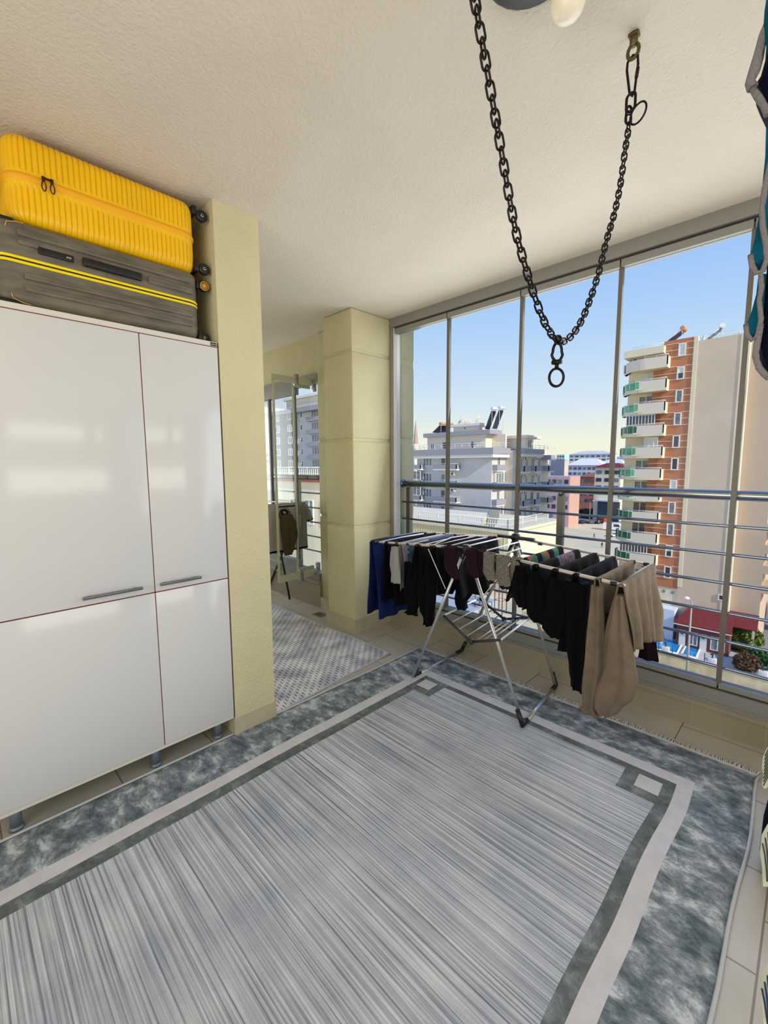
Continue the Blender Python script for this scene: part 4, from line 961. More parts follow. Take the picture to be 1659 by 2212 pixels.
for k in range(6):
    zc = wz-k*FH
    win(gb, YG, X_(914, YG), X_(934, YG), zc-.85, zc+.85, b_curt, 3, .14, fm=b_frame)
    win(gb, YG, X_(953, YG), X_(972, YG), zc-1.0, zc+.7, b_curt if k % 2 else b_dark, 2)
    x0, x1 = X_(937, YG-1.2), X_(987, YG-1.2); bz = zc-1.25
    MB().box((x0, YG-1.3, bz-.35), (x1, YG, bz-.1)).build('balcony_slab', b_white, gb)
    MB().box((x0, YG-1.3, bz-.1), (x1, YG-1.15, bz+.68)).box((x1-.15, YG-1.3, bz-.1), (x1, YG, bz+.68)).build('balcony_front', b_band, gb)
    railing(gb, [(x0, YG-1.22), (x1, YG-1.22), (x1, YG)], bz+.68, .25, 1.8, name='balcony_railing', r=.025)
    xl0, xl1 = X_(873, YG-1.2), X_(909, YG-1.2)
    MB().box((xl0, YG-1.3, bz-.35), (xl1, YG+3, bz-.1)).build('balcony_slab', b_white, gb)
    MB().box((xl0, YG-1.3, bz-.1), (xl1, YG-1.15, bz+.68)).box((xl1-.15, YG-1.3, bz-.1), (xl1, YG, bz+.68)).build('balcony_front', b_band, gb)
    if k in (1, 2, 4): win(gb, YG-1.1, xl0+.1, xl1-.1, bz+.75, bz+2.45, b_curt, 4, name='glazed_balcony')
    if k in (1, 2): ac_unit(gb, X_(980, YG), YG, zc+.75)
    # bay on the sunny side
    yb0, yb1 = YG+.3, Yx(1088, gx1)
    if k in (1, 3, 4): winx(gb, gx1+.55, yb0+.1, yb1-.8, zc-.8, zc+1.0, b_curt, 3); MB().box((gx1, yb0, zc-.95), (gx1+.55, yb1-.7, zc+1.1)).build('bay_wall', b_warm, gb)
    else: winx(gb, gx1, yb0+1.4, yb1-1.2, zc-1.1, zc+.8, b_dark, 2)
    MB().box((gx1, yb0-.2, bz-.3), (gx1+1.0, yb1-.6, bz+.62)).build('balcony_front', b_band, gb)
    MB().box((gx1, yb0-.15, bz-.55), (gx1+.9, yb1-.7, bz-.3)).build('balcony_slab', b_white, gb)
win(gb, YG+2, X_(1017, YG+2), X_(1024, YG+2), zpt+.1, Z_(953, 1020, YG+2), b_dark, 1)
win(gb, YG+2, X_(956, YG+2), X_(974, YG+2), zpt+.1, Z_(954, 965, YG+2), b_dark, 2)
win(gb, YG+2, X_(930, YG+2), X_(939, YG+2), zpt+.1, Z_(958, 935, YG+2), b_curt, 2)
# stepped rear wing with corner balconies
xc, xw = -36.8, -38.4
y1_, y2_, y3_ = Yx(1134, xc), Yx(1159, xc), Yx(1187, xc)
wg = thing('apartment_building', 'stepped rear wing with stacked corner balconies behind the pale grey block', 'building', (-44, y1_+6, GZ))
ztp = Z_(969, 1134, y1_); 
MB().box((-52, yB+.1, GZ), (xw, Yx(1199, xc)+1, ztp-.3)).build('wall', b_warm, wg)
MB().box((-46, y1_-.2, ztp-.9), (xc, Yx(1176, xc), ztp)).box((xc-3, y3_, ztp-1.9), (xc, Yx(1200, xc), ztp-1.0)).build('parapet_band', b_band, wg)
MB().box((-46, y1_-.1, ztp-1.4), (xc-.1, Yx(1175, xc), ztp-.9)).build('eaves_slab', b_warm, wg)
railing(wg, [(xc-.1, y1_+4), (xc-.1, Yx(1176, xc)), (xc-.1, Yx(1200, xc))], ztp-.1, .8, 1.6)
zpp = Z_(946, 1137, y1_)
MB().box((-46, y1_+.2, ztp), (X_(1134, y1_+.2), y1_+3.2, zpp)).build('penthouse_wall', b_warm, wg)
MB().box((-46, y1_-.3, zpp), (X_(1137, y1_-.3), Yx(1161, xc-.4), zpp+.5)).build('penthouse_roof', b_warm, wg)
winx(wg, X_(1134, y1_+.2), y1_+.9, y1_+2.4, ztp+.1, zpp-.2, b_dark, 2)
bz0 = Z_(1007, 1134, y1_)
for k in range(6):
    zt_ = bz0-k*3.05
    for ya, yb_, dx in ((y1_, Yx(1148, xc), 0), (y2_, Yx(1172, xc), 0), (y3_, Yx(1199, xc), 0)):
        MB().box((xw-.6, ya, zt_-.95), (xc, ya+.15, zt_)).box((xc-.15, ya, zt_-.95), (xc, yb_, zt_)).build('balcony_front', b_band, wg)
        MB().box((xw-.6, ya+.05, zt_-1.25), (xc-.06, yb_, zt_-.95)).build('balcony_slab', b_warm, wg)
    for ya, yb_ in ((y1_+.9, y1_+2.2), (y2_-1.1, y2_-.2), (y2_+1.2, y2_+2.4), (y3_-1.6, y3_-.4)):
        winx(wg, xw, ya, yb_, zt_-.6, zt_+1.45, b_dark if (k+int(ya)) % 2 else b_curt, 2)
    if k < 4:
        for ya in (y1_+2.9, y2_+3.1): ac_unit(wg, xw, ya, zt_+1.3, 1, 'x')
GD = 'satellite dishes on the pale grey block'
for i, (u, v, r_, az_, lb) in enumerate(((993, 914, .55, -60, 'small dish leftmost on the stair tower of the pale grey block'), (1000, 910, .85, -55, 'largest dish on the stair tower of the pale grey block'), (1008, 912, .6, -70, 'dish right of the largest one on the stair tower'), (1015, 914, .5, -60, 'small thin dish near the middle of the stair tower roof'), (1034, 912, .75, -65, 'pinkish dish at the right end of the stair tower roof'))):
    p = at(u, v, 1, YG+5.5); dish(lb, p.x, p.y, zs+.45, r_, az_, 30, group=GD)
p = at(946, 935, 1, YG+3); solar('double solar water heater left of the stair tower on the pale grey block', p.x, YG+4.2, zrf+.75, 3.4, 2.4, (-1, .2), 30)
for u, lb in ((1069, 'tilted solar collector left of its twin on the pale grey block roof'), (1085, 'tilted solar collector nearest the mullion on the pale grey block roof')):
    p = at(u, 930, 1, yB); solar(lb, p.x, yB-.8, zrf+.75, 1.3, 3.4, (-1, .15), 66, tank=b_frame)
# minaret
pm = at(898, 960, 1, 190)
mn = thing('minaret', 'slender pale minaret with pointed cone rising left of the grey block', 'minaret', (pm.x, 190, GZ))
zc_, ztp_ = pm.z, at(896.5, 906, 1, 190).z
MB().cyl((pm.x, 190, GZ), (pm.x, 190, zc_+.6), 1.35, 14).build('shaft', b_cream, mn)
MB().lathe([(1.35, zc_-4), (1.9, zc_-2.6), (1.9, zc_-1.3), (1.4, zc_-1.3), (1.4, zc_-2.2)], (pm.x, 190, 0), seg=16).build('gallery', b_warm, mn)
MB().lathe([(1.5, zc_+.4), (1.0, zc_+(ztp_-zc_)*.4), (.45, zc_+(ztp_-zc_)*.75), (.05, ztp_)], (pm.x, 190, 0), seg=14).build('spire', mat('spire_grey_rose', (188, 160, 156), .8), mn)

# --- tall tower on the right
YT = 68
tw = thing('apartment_tower', 'tall beige tower with terracotta window strip and curved balconies', 'building', (-12, YT+8, GZ))
tx = lambda u, v=1000: X_(u, YT, v)
xo0, xo1 = -15.72, -12.45
ztop = Z_(727, 1500, YT); xb1 = -6.95; xe = X_(1656, YT+1.2, 1150)
zbase_or = Z_(1272, 1460, YT)
MB().box((xo1, YT, GZ), (xb1, YT+16, ztop-.6)).build('plain_wall', b_beige, tw)
MB().box((xb1, YT+1.0, GZ), (xe, YT+15, ztop-.9)).build('recessed_wall', mat('render_beige_rose', (208, 184, 160), .9), tw)
MB().box((xo1-.02, YT-.10, GZ+7), (xo1+.42, YT+.5, ztop)).box((xb1-.85, YT-.06, GZ), (xb1+.02, YT+1.1, ztop-.6)).build('corner_pilaster', b_cream, tw)
MB().box((xo0, YT, zbase_or), (xo1, YT+10, ztop)).box((xo0-1.1, YT+.15, zbase_or), (xo0, YT+9, ztop-1.6)).build('terracotta_wall', b_orange, tw)
MB().box((xo0-4.3, YT+.9, GZ), (xo0-.6, YT+9, ztop-2.4)).box((xo0-1, YT+.1, GZ), (xo1, YT+9, zbase_or)).build('balcony_wall', b_cream, tw)
wzT = [Z_(v, u, YT) for u, v in ((1474.5, 755.6), (1471, 804.7), (1468, 854.7), (1465, 904), (1462, 953), (1459, 1002), (1456.5, 1051), (1454, 1098), (1451, 1145), (1448, 1194), (1446, 1237))]
fhT = (wzT[0]-wzT[10])/10
xw0 = X_(1464, YT, 755); xw1 = X_(1484, YT, 755)
kinds = [b_shut, b_dark, b_curt, b_curt, b_dark, b_solar, b_shut, b_curt, b_curt, b_dark, b_dark]
sm_ = MB()
for k, zc in enumerate(wzT):
    zc = wzT[0]-k*fhT
    win(tw, YT, xw0+.1, xw1-.1, zc-.78, zc+.85, kinds[k], 1, .13, proud=.12)
    if k in (1, 9): MB().box((xw0+.22, YT-.06, zc+.02), (xw1-.22, YT-.03, zc+.75)).build('half_lowered_shutter', b_shut, tw)
    for dz in (-.72, .10, .92):
        sm_.box((xo0-(1.1 if k else 0), YT-.035, zc+dz-.035), (xw0+.1, YT+.16, zc+dz+.035)).box((xw1-.1, YT-.035, zc+dz-.035), (xo1, YT, zc+dz+.035))
sm_.build('stripe_moulding', b_cream, tw)
# balconies, rounded at their left end
YF = YT-1.35
bx1 = X_(1444, YF, 760); bx0 = X_(1338, YF, 780)
def rounded(x0, x1, yf, yb, r, t=.0, n=10):
    o = [(x1, yb), (x1, yf)]
    for k in range(n+1):
        a = PI/2*k/n; o.append((x0+r-r*math.sin(a), yf+r*1.1-r*1.1*math.cos(a)))
    o.append((x0, yb)); return o
def strip(poly_, z0, z1, th):
    m = MB(); n_ = len(poly_)
    for (ax, ay), (bx, by) in zip(poly_[:-1], poly_[1:]):
        dx, dy = bx-ax, by-ay; L = math.hypot(dx, dy); nx_, ny_ = dy/L*th, -dx/L*th
        m.prism([(ax, ay), (bx, by), (bx+nx_, by+ny_), (ax+nx_, ay+ny_)], 2, z0, z1)
    return m
for k in range(11):
    zc = wzT[0]-k*fhT; zf = zc-1.75+.1
    if k == 10: continue
    ztopb = zf+.95+.05
    P = rounded(bx0, bx1, YF, YT+1.0, 3.1)
    m = MB().prism(P, 2, zf-.45, zf-.12); m.build('balcony_slab', b_cream, tw)
    split = 2 if k in (0,) else None
    par = P[:3]+[] if k else P
    if k == 0: strip(P, zf-.12, ztopb, .12).build('balcony_front', b_warm, tw)
    else:
        xs_ = X_(1372, YF, 850)
        strip([(bx1, YT+.4), (bx1, YF), (xs_, YF)], zf-.12, ztopb, .12).build('balcony_front', b_warm, tw)
        Q = [(xs_, YF)]+P[3:]
        strip(Q, zf-.12, zf+.02, .1).build('balcony_kerb', b_cream, tw)
        strip(Q, zf+.06, ztopb-.05, .04).build('green_glass_panel', b_green if k < 7 and k != 3 else b_greend, tw)
        m = MB()
        for (ax, ay) in Q[::2]: m.cyl((ax, ay, zf), (ax, ay, ztopb), .045, 6)
        for (ax, ay), (cx_, cy_) in zip(Q[:-1], Q[1:]): m.cyl((ax, ay, ztopb), (cx_, cy_, ztopb), .035, 6)
        m.build('glass_railing', b_rail, tw)
    railing(tw, [(X_(1372, YF, 850) if k else bx0+3.1, YF+.05), (bx1, YF+.05)], ztopb, .22, 1.2, name='balcony_railing', r=.03)
    if k in (3, 9):
        n_ = 9; xg0, xg1 = bx0+1.2, (bx1-1.1)
        win(tw, YF+.2, xg0, xg1, ztopb+.08, zf+fhT-.5, b_dark, n_, .07, 'glazed_balcony')
    elif k == 4: win(tw, YT-.1, X_(1392, YT, 950), xo0+.0, zf+.5, zf+2.4, b_shut, 3, .1, 'shuttered_window')
    else: win(tw, YT+.9, xo0-2.9, xo0-1.15, zf+.2, zf+2.25, (b_shut, b_shut, b_curt, 0, 0, b_curt, b_curt, b_dark, b_dark, 0)[k] or b_curt, 2, .1, 'balcony_door')
MB().prism([(bx0+.4, YT-1.0), (xo0+.2, YT-1.0), (xo0+.2, YT+3), (bx0+.4, YT+3)], 2, Z_(772, 1345, YT-1)-.2, Z_(762, 1345, YT-1)+.1).build('roof_canopy', b_cream, tw)
ac_unit(tw, X_(1375, YT+.8, 766), YT+.9, wzT[0]-.15)
railing(tw, [(bx0+1.2, YT-.4), (xo0, YT-.4)], Z_(763, 1345, YT-1)+.1, .5, 2.5)
railing(tw, [(xo1+1.2, YT+.5), (xb1+.5, YT+.5)], ztop-.6, .7, 1.5)
win(tw, YT-.05, X_(1551, YT, 1291), X_(1566, YT, 1291), Z_(1297, 1558, YT), Z_(1284, 1558, YT), b_dark, 1, .12)
for u, v in ((1433.5, 1277), (1453, 1280)): MB().box((X_(u-3, YT, v), YT+.06, Z_(v+3, u, YT)), (X_(u+3, YT, v), YT+.12, Z_(v-3, u, YT))).build('vent_window', b_curt, tw)
for v in (1140, 1187, 1232, 1275):     # balcony ends at the tower's right edge
    z0 = Z_(v, 1656, YT+1); MB().box((xe, YT+1, z0-.5), (xe+2.2, YT+5, z0+.5)).build('side_balcony_front', MATS['render_beige_rose'], tw)
p = at(1455, 720, 1, YT+4)
solar('solar water heater with orange tank at the left of the tower roof', X_(1450, YT+2, 735), YT+2.5, ztop-.2, 1.6, 2.4, (-1, 0), 35)
solar('solar water heater with white tank in the middle of the tower roof', X_(1536, YT+3, 735), YT+3, ztop-.6, 1.6, 2.2, (-1, -.2), 38, tank=b_frame)
dish('white dish beside the white tank on the tower roof', X_(1521, YT+2, 735), YT+2, ztop-.6, .55, -70, 20, b_frame)
dish('white dish at the right of the tower roof railing', X_(1591, YT+2, 735), YT+2, ztop-.7, .45, -40, 60, b_frame)

# --- pool, pool house, garden, wall
def gpoly(uvs, z0, z1, zz=None): return MB().prism([tuple(G_(u, v).xy) for u, v in uvs], 2, z0, z1)
struct('ground_pool_deck', MB().box((X_(1380, 60, 1400), 52.3, GZ), (X_(1604, 60, 1420), 68.1, GZ+.08)), b_deck)
pl = thing('swimming_pool', 'bright blue swimming pool beyond the beige wall, partly behind the taupe sweater', 'pool', tuple(G_(1440, 1395)))
pool1 = ((1380, 1368), (1474, 1389), (1462, 1414), (1360, 1392))
gpoly(pool1, GZ+.09, GZ+.13).build('water', b_water, pl)
m = MB(); Pp = [G_(u, v) for u, v in pool1]
for a, c in zip(Pp, Pp[1:]+Pp[:1]): m.tube([(a.x, a.y, GZ+.12), (c.x, c.y, GZ+.12)], .12, 6)
m.build('coping', b_white, pl)
pl2 = thing('paddling_pool', 'small blue paddling pool right of the larger swimming pool', 'pool', tuple(G_(1492, 1408)))
pool2 = ((1484, 1392), (1513, 1399), (1503, 1424), (1471, 1415))
gpoly(pool2, GZ+.09, GZ+.13).build('water', b_water, pl2)
m = MB(); Pp = [G_(u, v) for u, v in pool2]
for a, c in zip(Pp, Pp[1:]+Pp[:1]): m.tube([(a.x, a.y, GZ+.12), (c.x, c.y, GZ+.12)], .12, 6)
m.build('coping', b_white, pl2)
p = G_(1424, 1388); o = MB().ball((p.x, p.y, GZ+.3), .45, 12).build('beach_ball', b_frame); tag(o, 'white ball floating in the large pool', 'ball')
YH = 65.0
hs = thing('pool_house', 'low pool house with dark red roof against the beige tower', 'building', (-9, 66, GZ))
hx0, hx1 = X_(1461, YH, 1370), X_(1575, YH, 1390)
rz0, rz1 = Z_(1347, 1500, YH), Z_(1322, 1500, YT)
MB().box((hx0, YH, GZ), (hx1, YT-.05, rz0-.1)).build('wall', b_brown, hs)
m = MB(); m.add([(hx0-.3, YH-.5, rz0-.15), (hx1+.2, YH-.5, rz0-.15), (hx1, YT-.02, rz1+.9), (hx0+.9, YT-.02, rz1+.9), (hx0-.3, YH-.5, rz0-.35), (hx1+.2, YH-.5, rz0-.35), (hx1, YT-.02, rz0), (hx0+.9, YT-.02, rz0)],
    [(0,1,2,3), (4,5,6,7), (0,1,5,4), (1,2,6,5), (2,3,7,6), (3,0,4,7)]); m.build('roof', b_red, hs)
MB().box((hx0-.3, YH-.56, rz0-.42), (hx1+.2, YH-.44, rz0-.3)).build('gutter', b_white, hs)
for u0, u1 in ((1467, 1481), (1513, 1528)):
    d = MB().box((X_(u0, YH, 1370), YH-.08, GZ+.08), (X_(u1, YH, 1370), YH+.02, GZ+2.2)).build('door', b_frame, hs)
    MB().box((X_(u0+4, YH, 1350), YH-.1, GZ+1.65), (X_(u1-3, YH, 1350), YH-.07, GZ+1.95)).build('door_window', b_dark, d)
for u0, u1 in ((1488, 1508), (1536, 1568)):
    win(hs, YH, X_(u0, YH, 1370), X_(u1, YH, 1370), GZ+.5, GZ+2.2, b_curt, 2, .1)
o = thing('shed', 'plain white shed standing left of the red-roofed pool house', 'shed', (X_(1436, 66, 1350), 66.5, GZ))
MB().box((X_(1405, 66, 1350), 66, GZ), (X_(1455, 66, 1350), YT-.02, Z_(1316, 1440, 66))).build('wall', mat('shed_white', (222, 230, 244), .8), o)
MB().box((X_(1427, 66, 1320), 65.94, Z_(1319, 1430, 66)), (X_(1433, 66, 1320), 66.02, Z_(1313, 1430, 66)-.1)).build('window', b_dark, o)
o = thing('carport', 'dark red sloping carport roof right of the round green tree', 'carport', (X_(1622, 70, 1320), 71, GZ))
m = MB(); cx0, cx1 = xb1+.1, X_(1640, 68, 1320)
m.add([(cx0, 67, -18.7), (cx1, 67, -18.7), (cx1, 69, -17.3), (cx0, 69, -17.3)], [(0, 1, 2, 3)]); m = m.build('roof', b_red, o); solid(m, .15)
for xx in (cx0+.3, cx1-.3): MB().box((xx-.12, 67.0, GZ), (xx+.12, 67.24, -18.7)).build('post', b_warm, o)
YW = 52.0
zw = Z_(1438, 1532, YW)
wl_ = thing('garden_wall', 'stained cream garden wall running in front of the pool', 'wall', (-5, YW, GZ))
MB().box((-14, YW, GZ), (12, YW+.3, zw)).build('masonry', b_stain, wl_)
MB().box((-14, YW-.06, zw), (12, YW+.36, zw+.12)).build('coping', b_cream, wl_)
for i, u in enumerate((1437, 1540, 1653)):
    p = at(u, 1400, 1, YW); t = thing('wall_lamp', ('wall-top lamp in front of the large pool', 'wall-top lamp on the garden wall right of the paddling pool', 'wall-top lamp at the right end of the garden wall')[i], 'lamp', (p.x, YW+.15, zw+.12))
    MB().box((p.x-.35, YW-.05, zw+.12), (p.x+.35, YW+.35, zw+.8), 0, .03).build('plinth', b_white, t)
    MB().cyl((p.x, YW+.15, zw+.8), (p.x, YW+.15, zw+1.15), .07, 8).lathe([(0, 0), (.22, .02), (.22, .06), (.08, .14), (0, .16)], (p.x, YW+.15, zw+1.12)).build('lantern', b_dark, t)
    for s in (-.62, .62): MB().cyl((p.x+s, YW+.15, zw), (p.x+s, YW+.15, zw+1.1), .045, 6).build('side_rod', b_dark, t)
def street_lamp(label, base, h, r=.09, arm=(-.5, 0)):
    x, y, z = base; t = thing('street_lamp', label, 'street lamp', base)
    MB().tube([(x, y, z), (x, y, z+h)], r, 10, rs=[r*1.2, r*.6]).build('pole', mat('galvanised', (170, 168, 164), .6), t)
    MB().tube([(x, y, z+h-.1), (x+arm[0]*.6, y+arm[1]*.6, z+h+.2), (x+arm[0], y+arm[1], z+h+.25)], r*.5, 8).build('arm', MATS['galvanised'], t)
    MB().ball((x+arm[0]*1.3, y+arm[1]*1.3, z+h+.2), .28, 12, sc=(1, 1, .6)).build('lamp_head', b_frame, t); return t
p = at(1481, 1449, 1, 51); zt_ = Z_(1297, 1487, 51)
street_lamp('tall street lamp standing in front of the pool and the garden wall', (p.x+.1, 51, GZ), zt_-GZ, .11, (-.35, 0))
p = G_(1273, 1129); street_lamp('street lamp at the far side of the sunny square', (p.x, p.y, GZ), 8.5, .14, (.9, 0))

def plant(name, label, cat, c, rx, rz_, leafmat, n=1500, trunk=1.0, seed=0, leaf=.22, group=None):
    rd = random.Random(seed); x, y, z = c; t = thing(name, label, cat, c, group)
    MB().tube([(x, y, z), (x+.05, y, z+trunk+rz_*.7)], .12, 8, rs=[.16, .07]).build('trunk', mat('bark', (96, 76, 58), .95), t)
    m = MB(); cz = z+trunk+rz_
    m.grid(18, 10, lambda u, v: (lambda d: Vector((x, y, cz))+Vector((d.x*rx, d.y*rx, d.z*rz_))*(.8+.18*noise.noise(d*2.2+Vector((seed, 0, 0)))))(Vector((math.sin(PI*v)*math.cos(2*PI*u), math.sin(PI*v)*math.sin(2*PI*u), math.cos(PI*v)))))
    for i in range(n):
        d = Vector((rd.gauss(0, 1), rd.gauss(0, 1), rd.gauss(0, 1))).normalized(); rr = (.8+.25*rd.random())*(1+.18*noise.noise(d*2.2+Vector((seed, 0, 0))))
        p = Vector((x+d.x*rx*rr, y+d.y*rx*rr, cz+d.z*rz_*rr)); a = Vector((rd.gauss(0, 1), rd.gauss(0, 1), rd.gauss(0, 1))).normalized()*leaf; b_ = a.cross(Vector((rd.gauss(0, 1), rd.gauss(0, 1), rd.gauss(0, 1)))).normalized()*leaf*.5
        m.add([p-a, p+b_, p+a, p-b_], [(0, 1, 2, 3)])
    m.build('foliage', leafmat, t, fix=False); return t
p = G_(1611, 1410); plant('round_tree', 'round dense green tree beside the pool deck', 'tree', (p.x, p.y, GZ), 1.5, 1.6, b_leafm, 1800, .3, 1)
p = G_(1611, 1450); plant('brown_shrub', 'round brown withered shrub in front of the round green tree', 'shrub', (p.x, p.y, GZ), 1.15, .95, b_leafb, 1500, .05, 2)
p = G_(1640, 1445); plant('bush', 'loose green bush right of the brown shrub', 'shrub', (p.x, p.y, GZ), 1.2, 1.1, mat('leaf_fresh_green', (70, 120, 60), .8, var=.3, vscale=1.5), 1300, .1, 3)
p = G_(1656, 1385); plant('bush', 'dark green tree at the right edge behind the garden path', 'tree', (p.x+1.5, p.y+6, GZ), 1.6, 2.0, b_leafd, 1300, .6, 4)
struct('ground_lawn', MB().box((X_(1606, 56, 1420), 52.4, GZ), (8, 61, GZ+.06)), b_lawn)

# --- neighbouring roof terrace with balustrade
YN = 44.0
nx1 = X_(1099, YN, 1118); zn = Z_(1146, 1095, YN)
nb = thing('terrace_building', 'low cream building with a white balustrade round its roof terrace', 'building', (-40, YN+6, GZ))
MB().box((-75, YN, GZ), (nx1, YN+14, zn-.1)).build('wall', b_cream, nb)
MB().box((-75.1, YN-.25, zn-.35), (nx1+.2, YN+14.2, zn)).build('cornice', b_cream, nb)
m = MB()
x = -50
while x < nx1-.5: m.box((x, YN-.06, zn-3.2), (x+.12, YN+.02, zn-.5)); x += .42
m.build('ribbed_cladding', mat('ribbed_cream', (222, 202, 150), .8), nb)
railing(nb, [(-60, YN-.1), (nx1, YN-.1), (nx1, YN+10)], zn, 1.25, 3.0, b_rail, 'roof_balustrade', .05, slats=.30)
for u, r_, lb in ((1052, 1.25, 'large cream dish leaning at the terrace balustrade'), (1034, .7, 'smaller dish left of the large cream dish on the terrace')):
    p = at(u, 1130, 1, YN-.8); dish(lb, p.x, YN+.9, zn-.2, r_, -25 if r_ > 1 else -75, 15)
# lower roofs seen under the drying rack
lr = thing('low_building', 'low building with pale flat roof seen beneath the drying rack', 'building', (-24, 34, GZ))
zr_ = -13.0
MB().box((-48, 27, GZ), (-14, 43.5, zr_)).build('wall', b_cream, lr)
MB().box((-48, 26.8, zr_), (-13.8, 43.5, zr_+.25)).build('roof_slab', mat('roof_pale', (232, 216, 184), .95, var=.1, vscale=.3), lr)
MB().box((-30, 30, zr_+.25), (-22, 38, zr_+.9)).build('roof_light', mat('grey_roof_sheet', (176, 184, 194), .8), lr)
for u, v, r_, lb in ((1012, 1290, 1.3, 'big cream dish on the low roof, nearest the silver leg'), (1043, 1272, 1.2, 'big cream dish on the low roof beside the steel frame'), (1060, 1255, 1.0, 'cream dish furthest back on the low roof')):
    p = G_(u, v, zr_+.25); dish(lb, p.x, p.y, zr_+.25, r_, -35, 20)
def steel_frame(label, u, v, w, h):
    p = G_(u, v, zr_+.25); t = thing('steel_frame', label, 'frame', (p.x, p.y, zr_+.25)); m = MB(); c = mat('rusty_steel', (112, 84, 66), .8)
    for dx in (0, w):
        for dy in (0, w): MB().cyl((p.x+dx, p.y+dy, zr_+.25), (p.x+dx, p.y+dy, zr_+.25+h), .05, 6).build('upright', c, t)
    for k in (.45, .72, .99):
        z = zr_+.25+h*k; m.tube([(p.x, p.y, z), (p.x+w, p.y, z), (p.x+w, p.y+w, z), (p.x, p.y+w, z)], .04, 5, closed=True)
    m.build('crossbars', c, t)
steel_frame('tall brown steel frame on the low roof', 1068, 1325, .8, 3.0)
steel_frame('short brown steel frame left of the tall one on the low roof', 1026, 1325, .8, 1.9)
ar = thing('arcade_building', 'cream building with orange round arches seen below the right wing', 'building', (-12, 27, GZ))
ya = 24.0; ax0, ax1 = X_(1125, ya, 1380), X_(1296, ya, 1420); za = Z_(1335, 1200, ya)
MB().box((ax0, ya, GZ), (ax1, ya+4, za)).build('wall', b_cream, ar)
MB().box((ax0-.2, ya-.2, za), (ax1+.2, ya+4.2, za+.25)).build('roof', mat('roof_sand', (236, 222, 190), .95), ar)
for u in (1175, 1200, 1226):
    xx = X_(u, ya, 1400); zz = Z_(1375, u, ya); m = MB()
    m.tube([(xx-.42, ya-.05, zz-3)]+[(xx-.42*math.cos(PI*k/10), ya-.05, zz+.42*math.sin(PI*k/10)) for k in range(11)]+[(xx+.42, ya-.05, zz-3)], .11, 6)
    m.build('arch', mat('arch_orange', (226, 160, 90), .9), ar)

# --- buildings seen through the passage window
pb = thing('terrace_building', 'cream wall with white balustrade right outside the passage window', 'building', (-38, 24, GZ))
yP = 21.0; zP = at(640, 1040, 1, yP).z
MB().box((-62, yP, GZ), (-27.0, yP+3, zP)).build('wall', b_cream, pb)
MB().box((-62, yP-.2, zP), (-26.9, yP+3, zP+.18)).build('red_cornice', mat('cornice_red', (170, 84, 84), .8), pb)
railing(pb, [(-62, yP), (-27.1, yP), (-27.1, yP+2.9)], zP+.18, 1.0, 2.5, b_rail, 'roof_balustrade', .04, slats=.28)
MB().box((-36, yP-.35, -12), (-34.6, yP-.02, zP-.8)).build('dark_shaft', mat('shaft_brown', (84, 62, 50), .8), pb)
for k in range(3): win(pb, yP, -32.4+k*2.2, -31.2+k*2.2, -3.4, -1.4, b_curt, 2)
YQ = 63.0
qb = thing('apartment_building', 'darker grey apartment block seen through the passage window', 'building', (-96, YQ+5, GZ))
qx0, qx1, qx2 = X_(583, YQ, 950), X_(637, YQ, 950), X_(700, YQ, 950)
zq = at(620, 886, 1, YQ).z
MB().box((qx0, YQ, GZ), (qx1, YQ+12, zq)).build('wall', mat('render_mid_grey', (150, 142, 136), .9), qb)
MB().box((qx1, YQ+.8, GZ), (qx2, YQ+12, zq)).build('side_wing_wall', b_pale, qb)
MB().box((qx0-1.5, YQ-1, zq-1.1), (qx2, YQ+12, zq)).build('parapet_band', b_band, qb)
MB().box((qx1-8, YQ+3, zq), (qx2, YQ+10, zq+3)).build('penthouse_wall', b_warm, qb)
MB().box((qx1-9, YQ+2.5, zq+3), (qx2+1, YQ+10.5, zq+3.6)).build('penthouse_roof', b_white, qb)
for k in range(6):
    zc = at(620, 900, 1, YQ).z-k*3
    for u in (600, 627): win(qb, YQ, X_(u-4.5, YQ, 950), X_(u+4.5, YQ, 950), zc-.9, zc+.9, b_dark if (k+u) % 2 else b_curt, 2, .2)
    win(qb, YQ+.8, X_(644, YQ, 950), X_(649, YQ, 950), zc-.8, zc+.8, b_dark, 1, .2)
    MB().box((X_(664, YQ, 950), YQ-.4, zc-1.9), (qx2, YQ+.8, zc-.9)).build('balcony_front', b_band, qb)
    win(qb, YQ+.8, X_(668, YQ, 950), X_(690, YQ, 950), zc-.8, zc+1, b_curt, 4, .12)

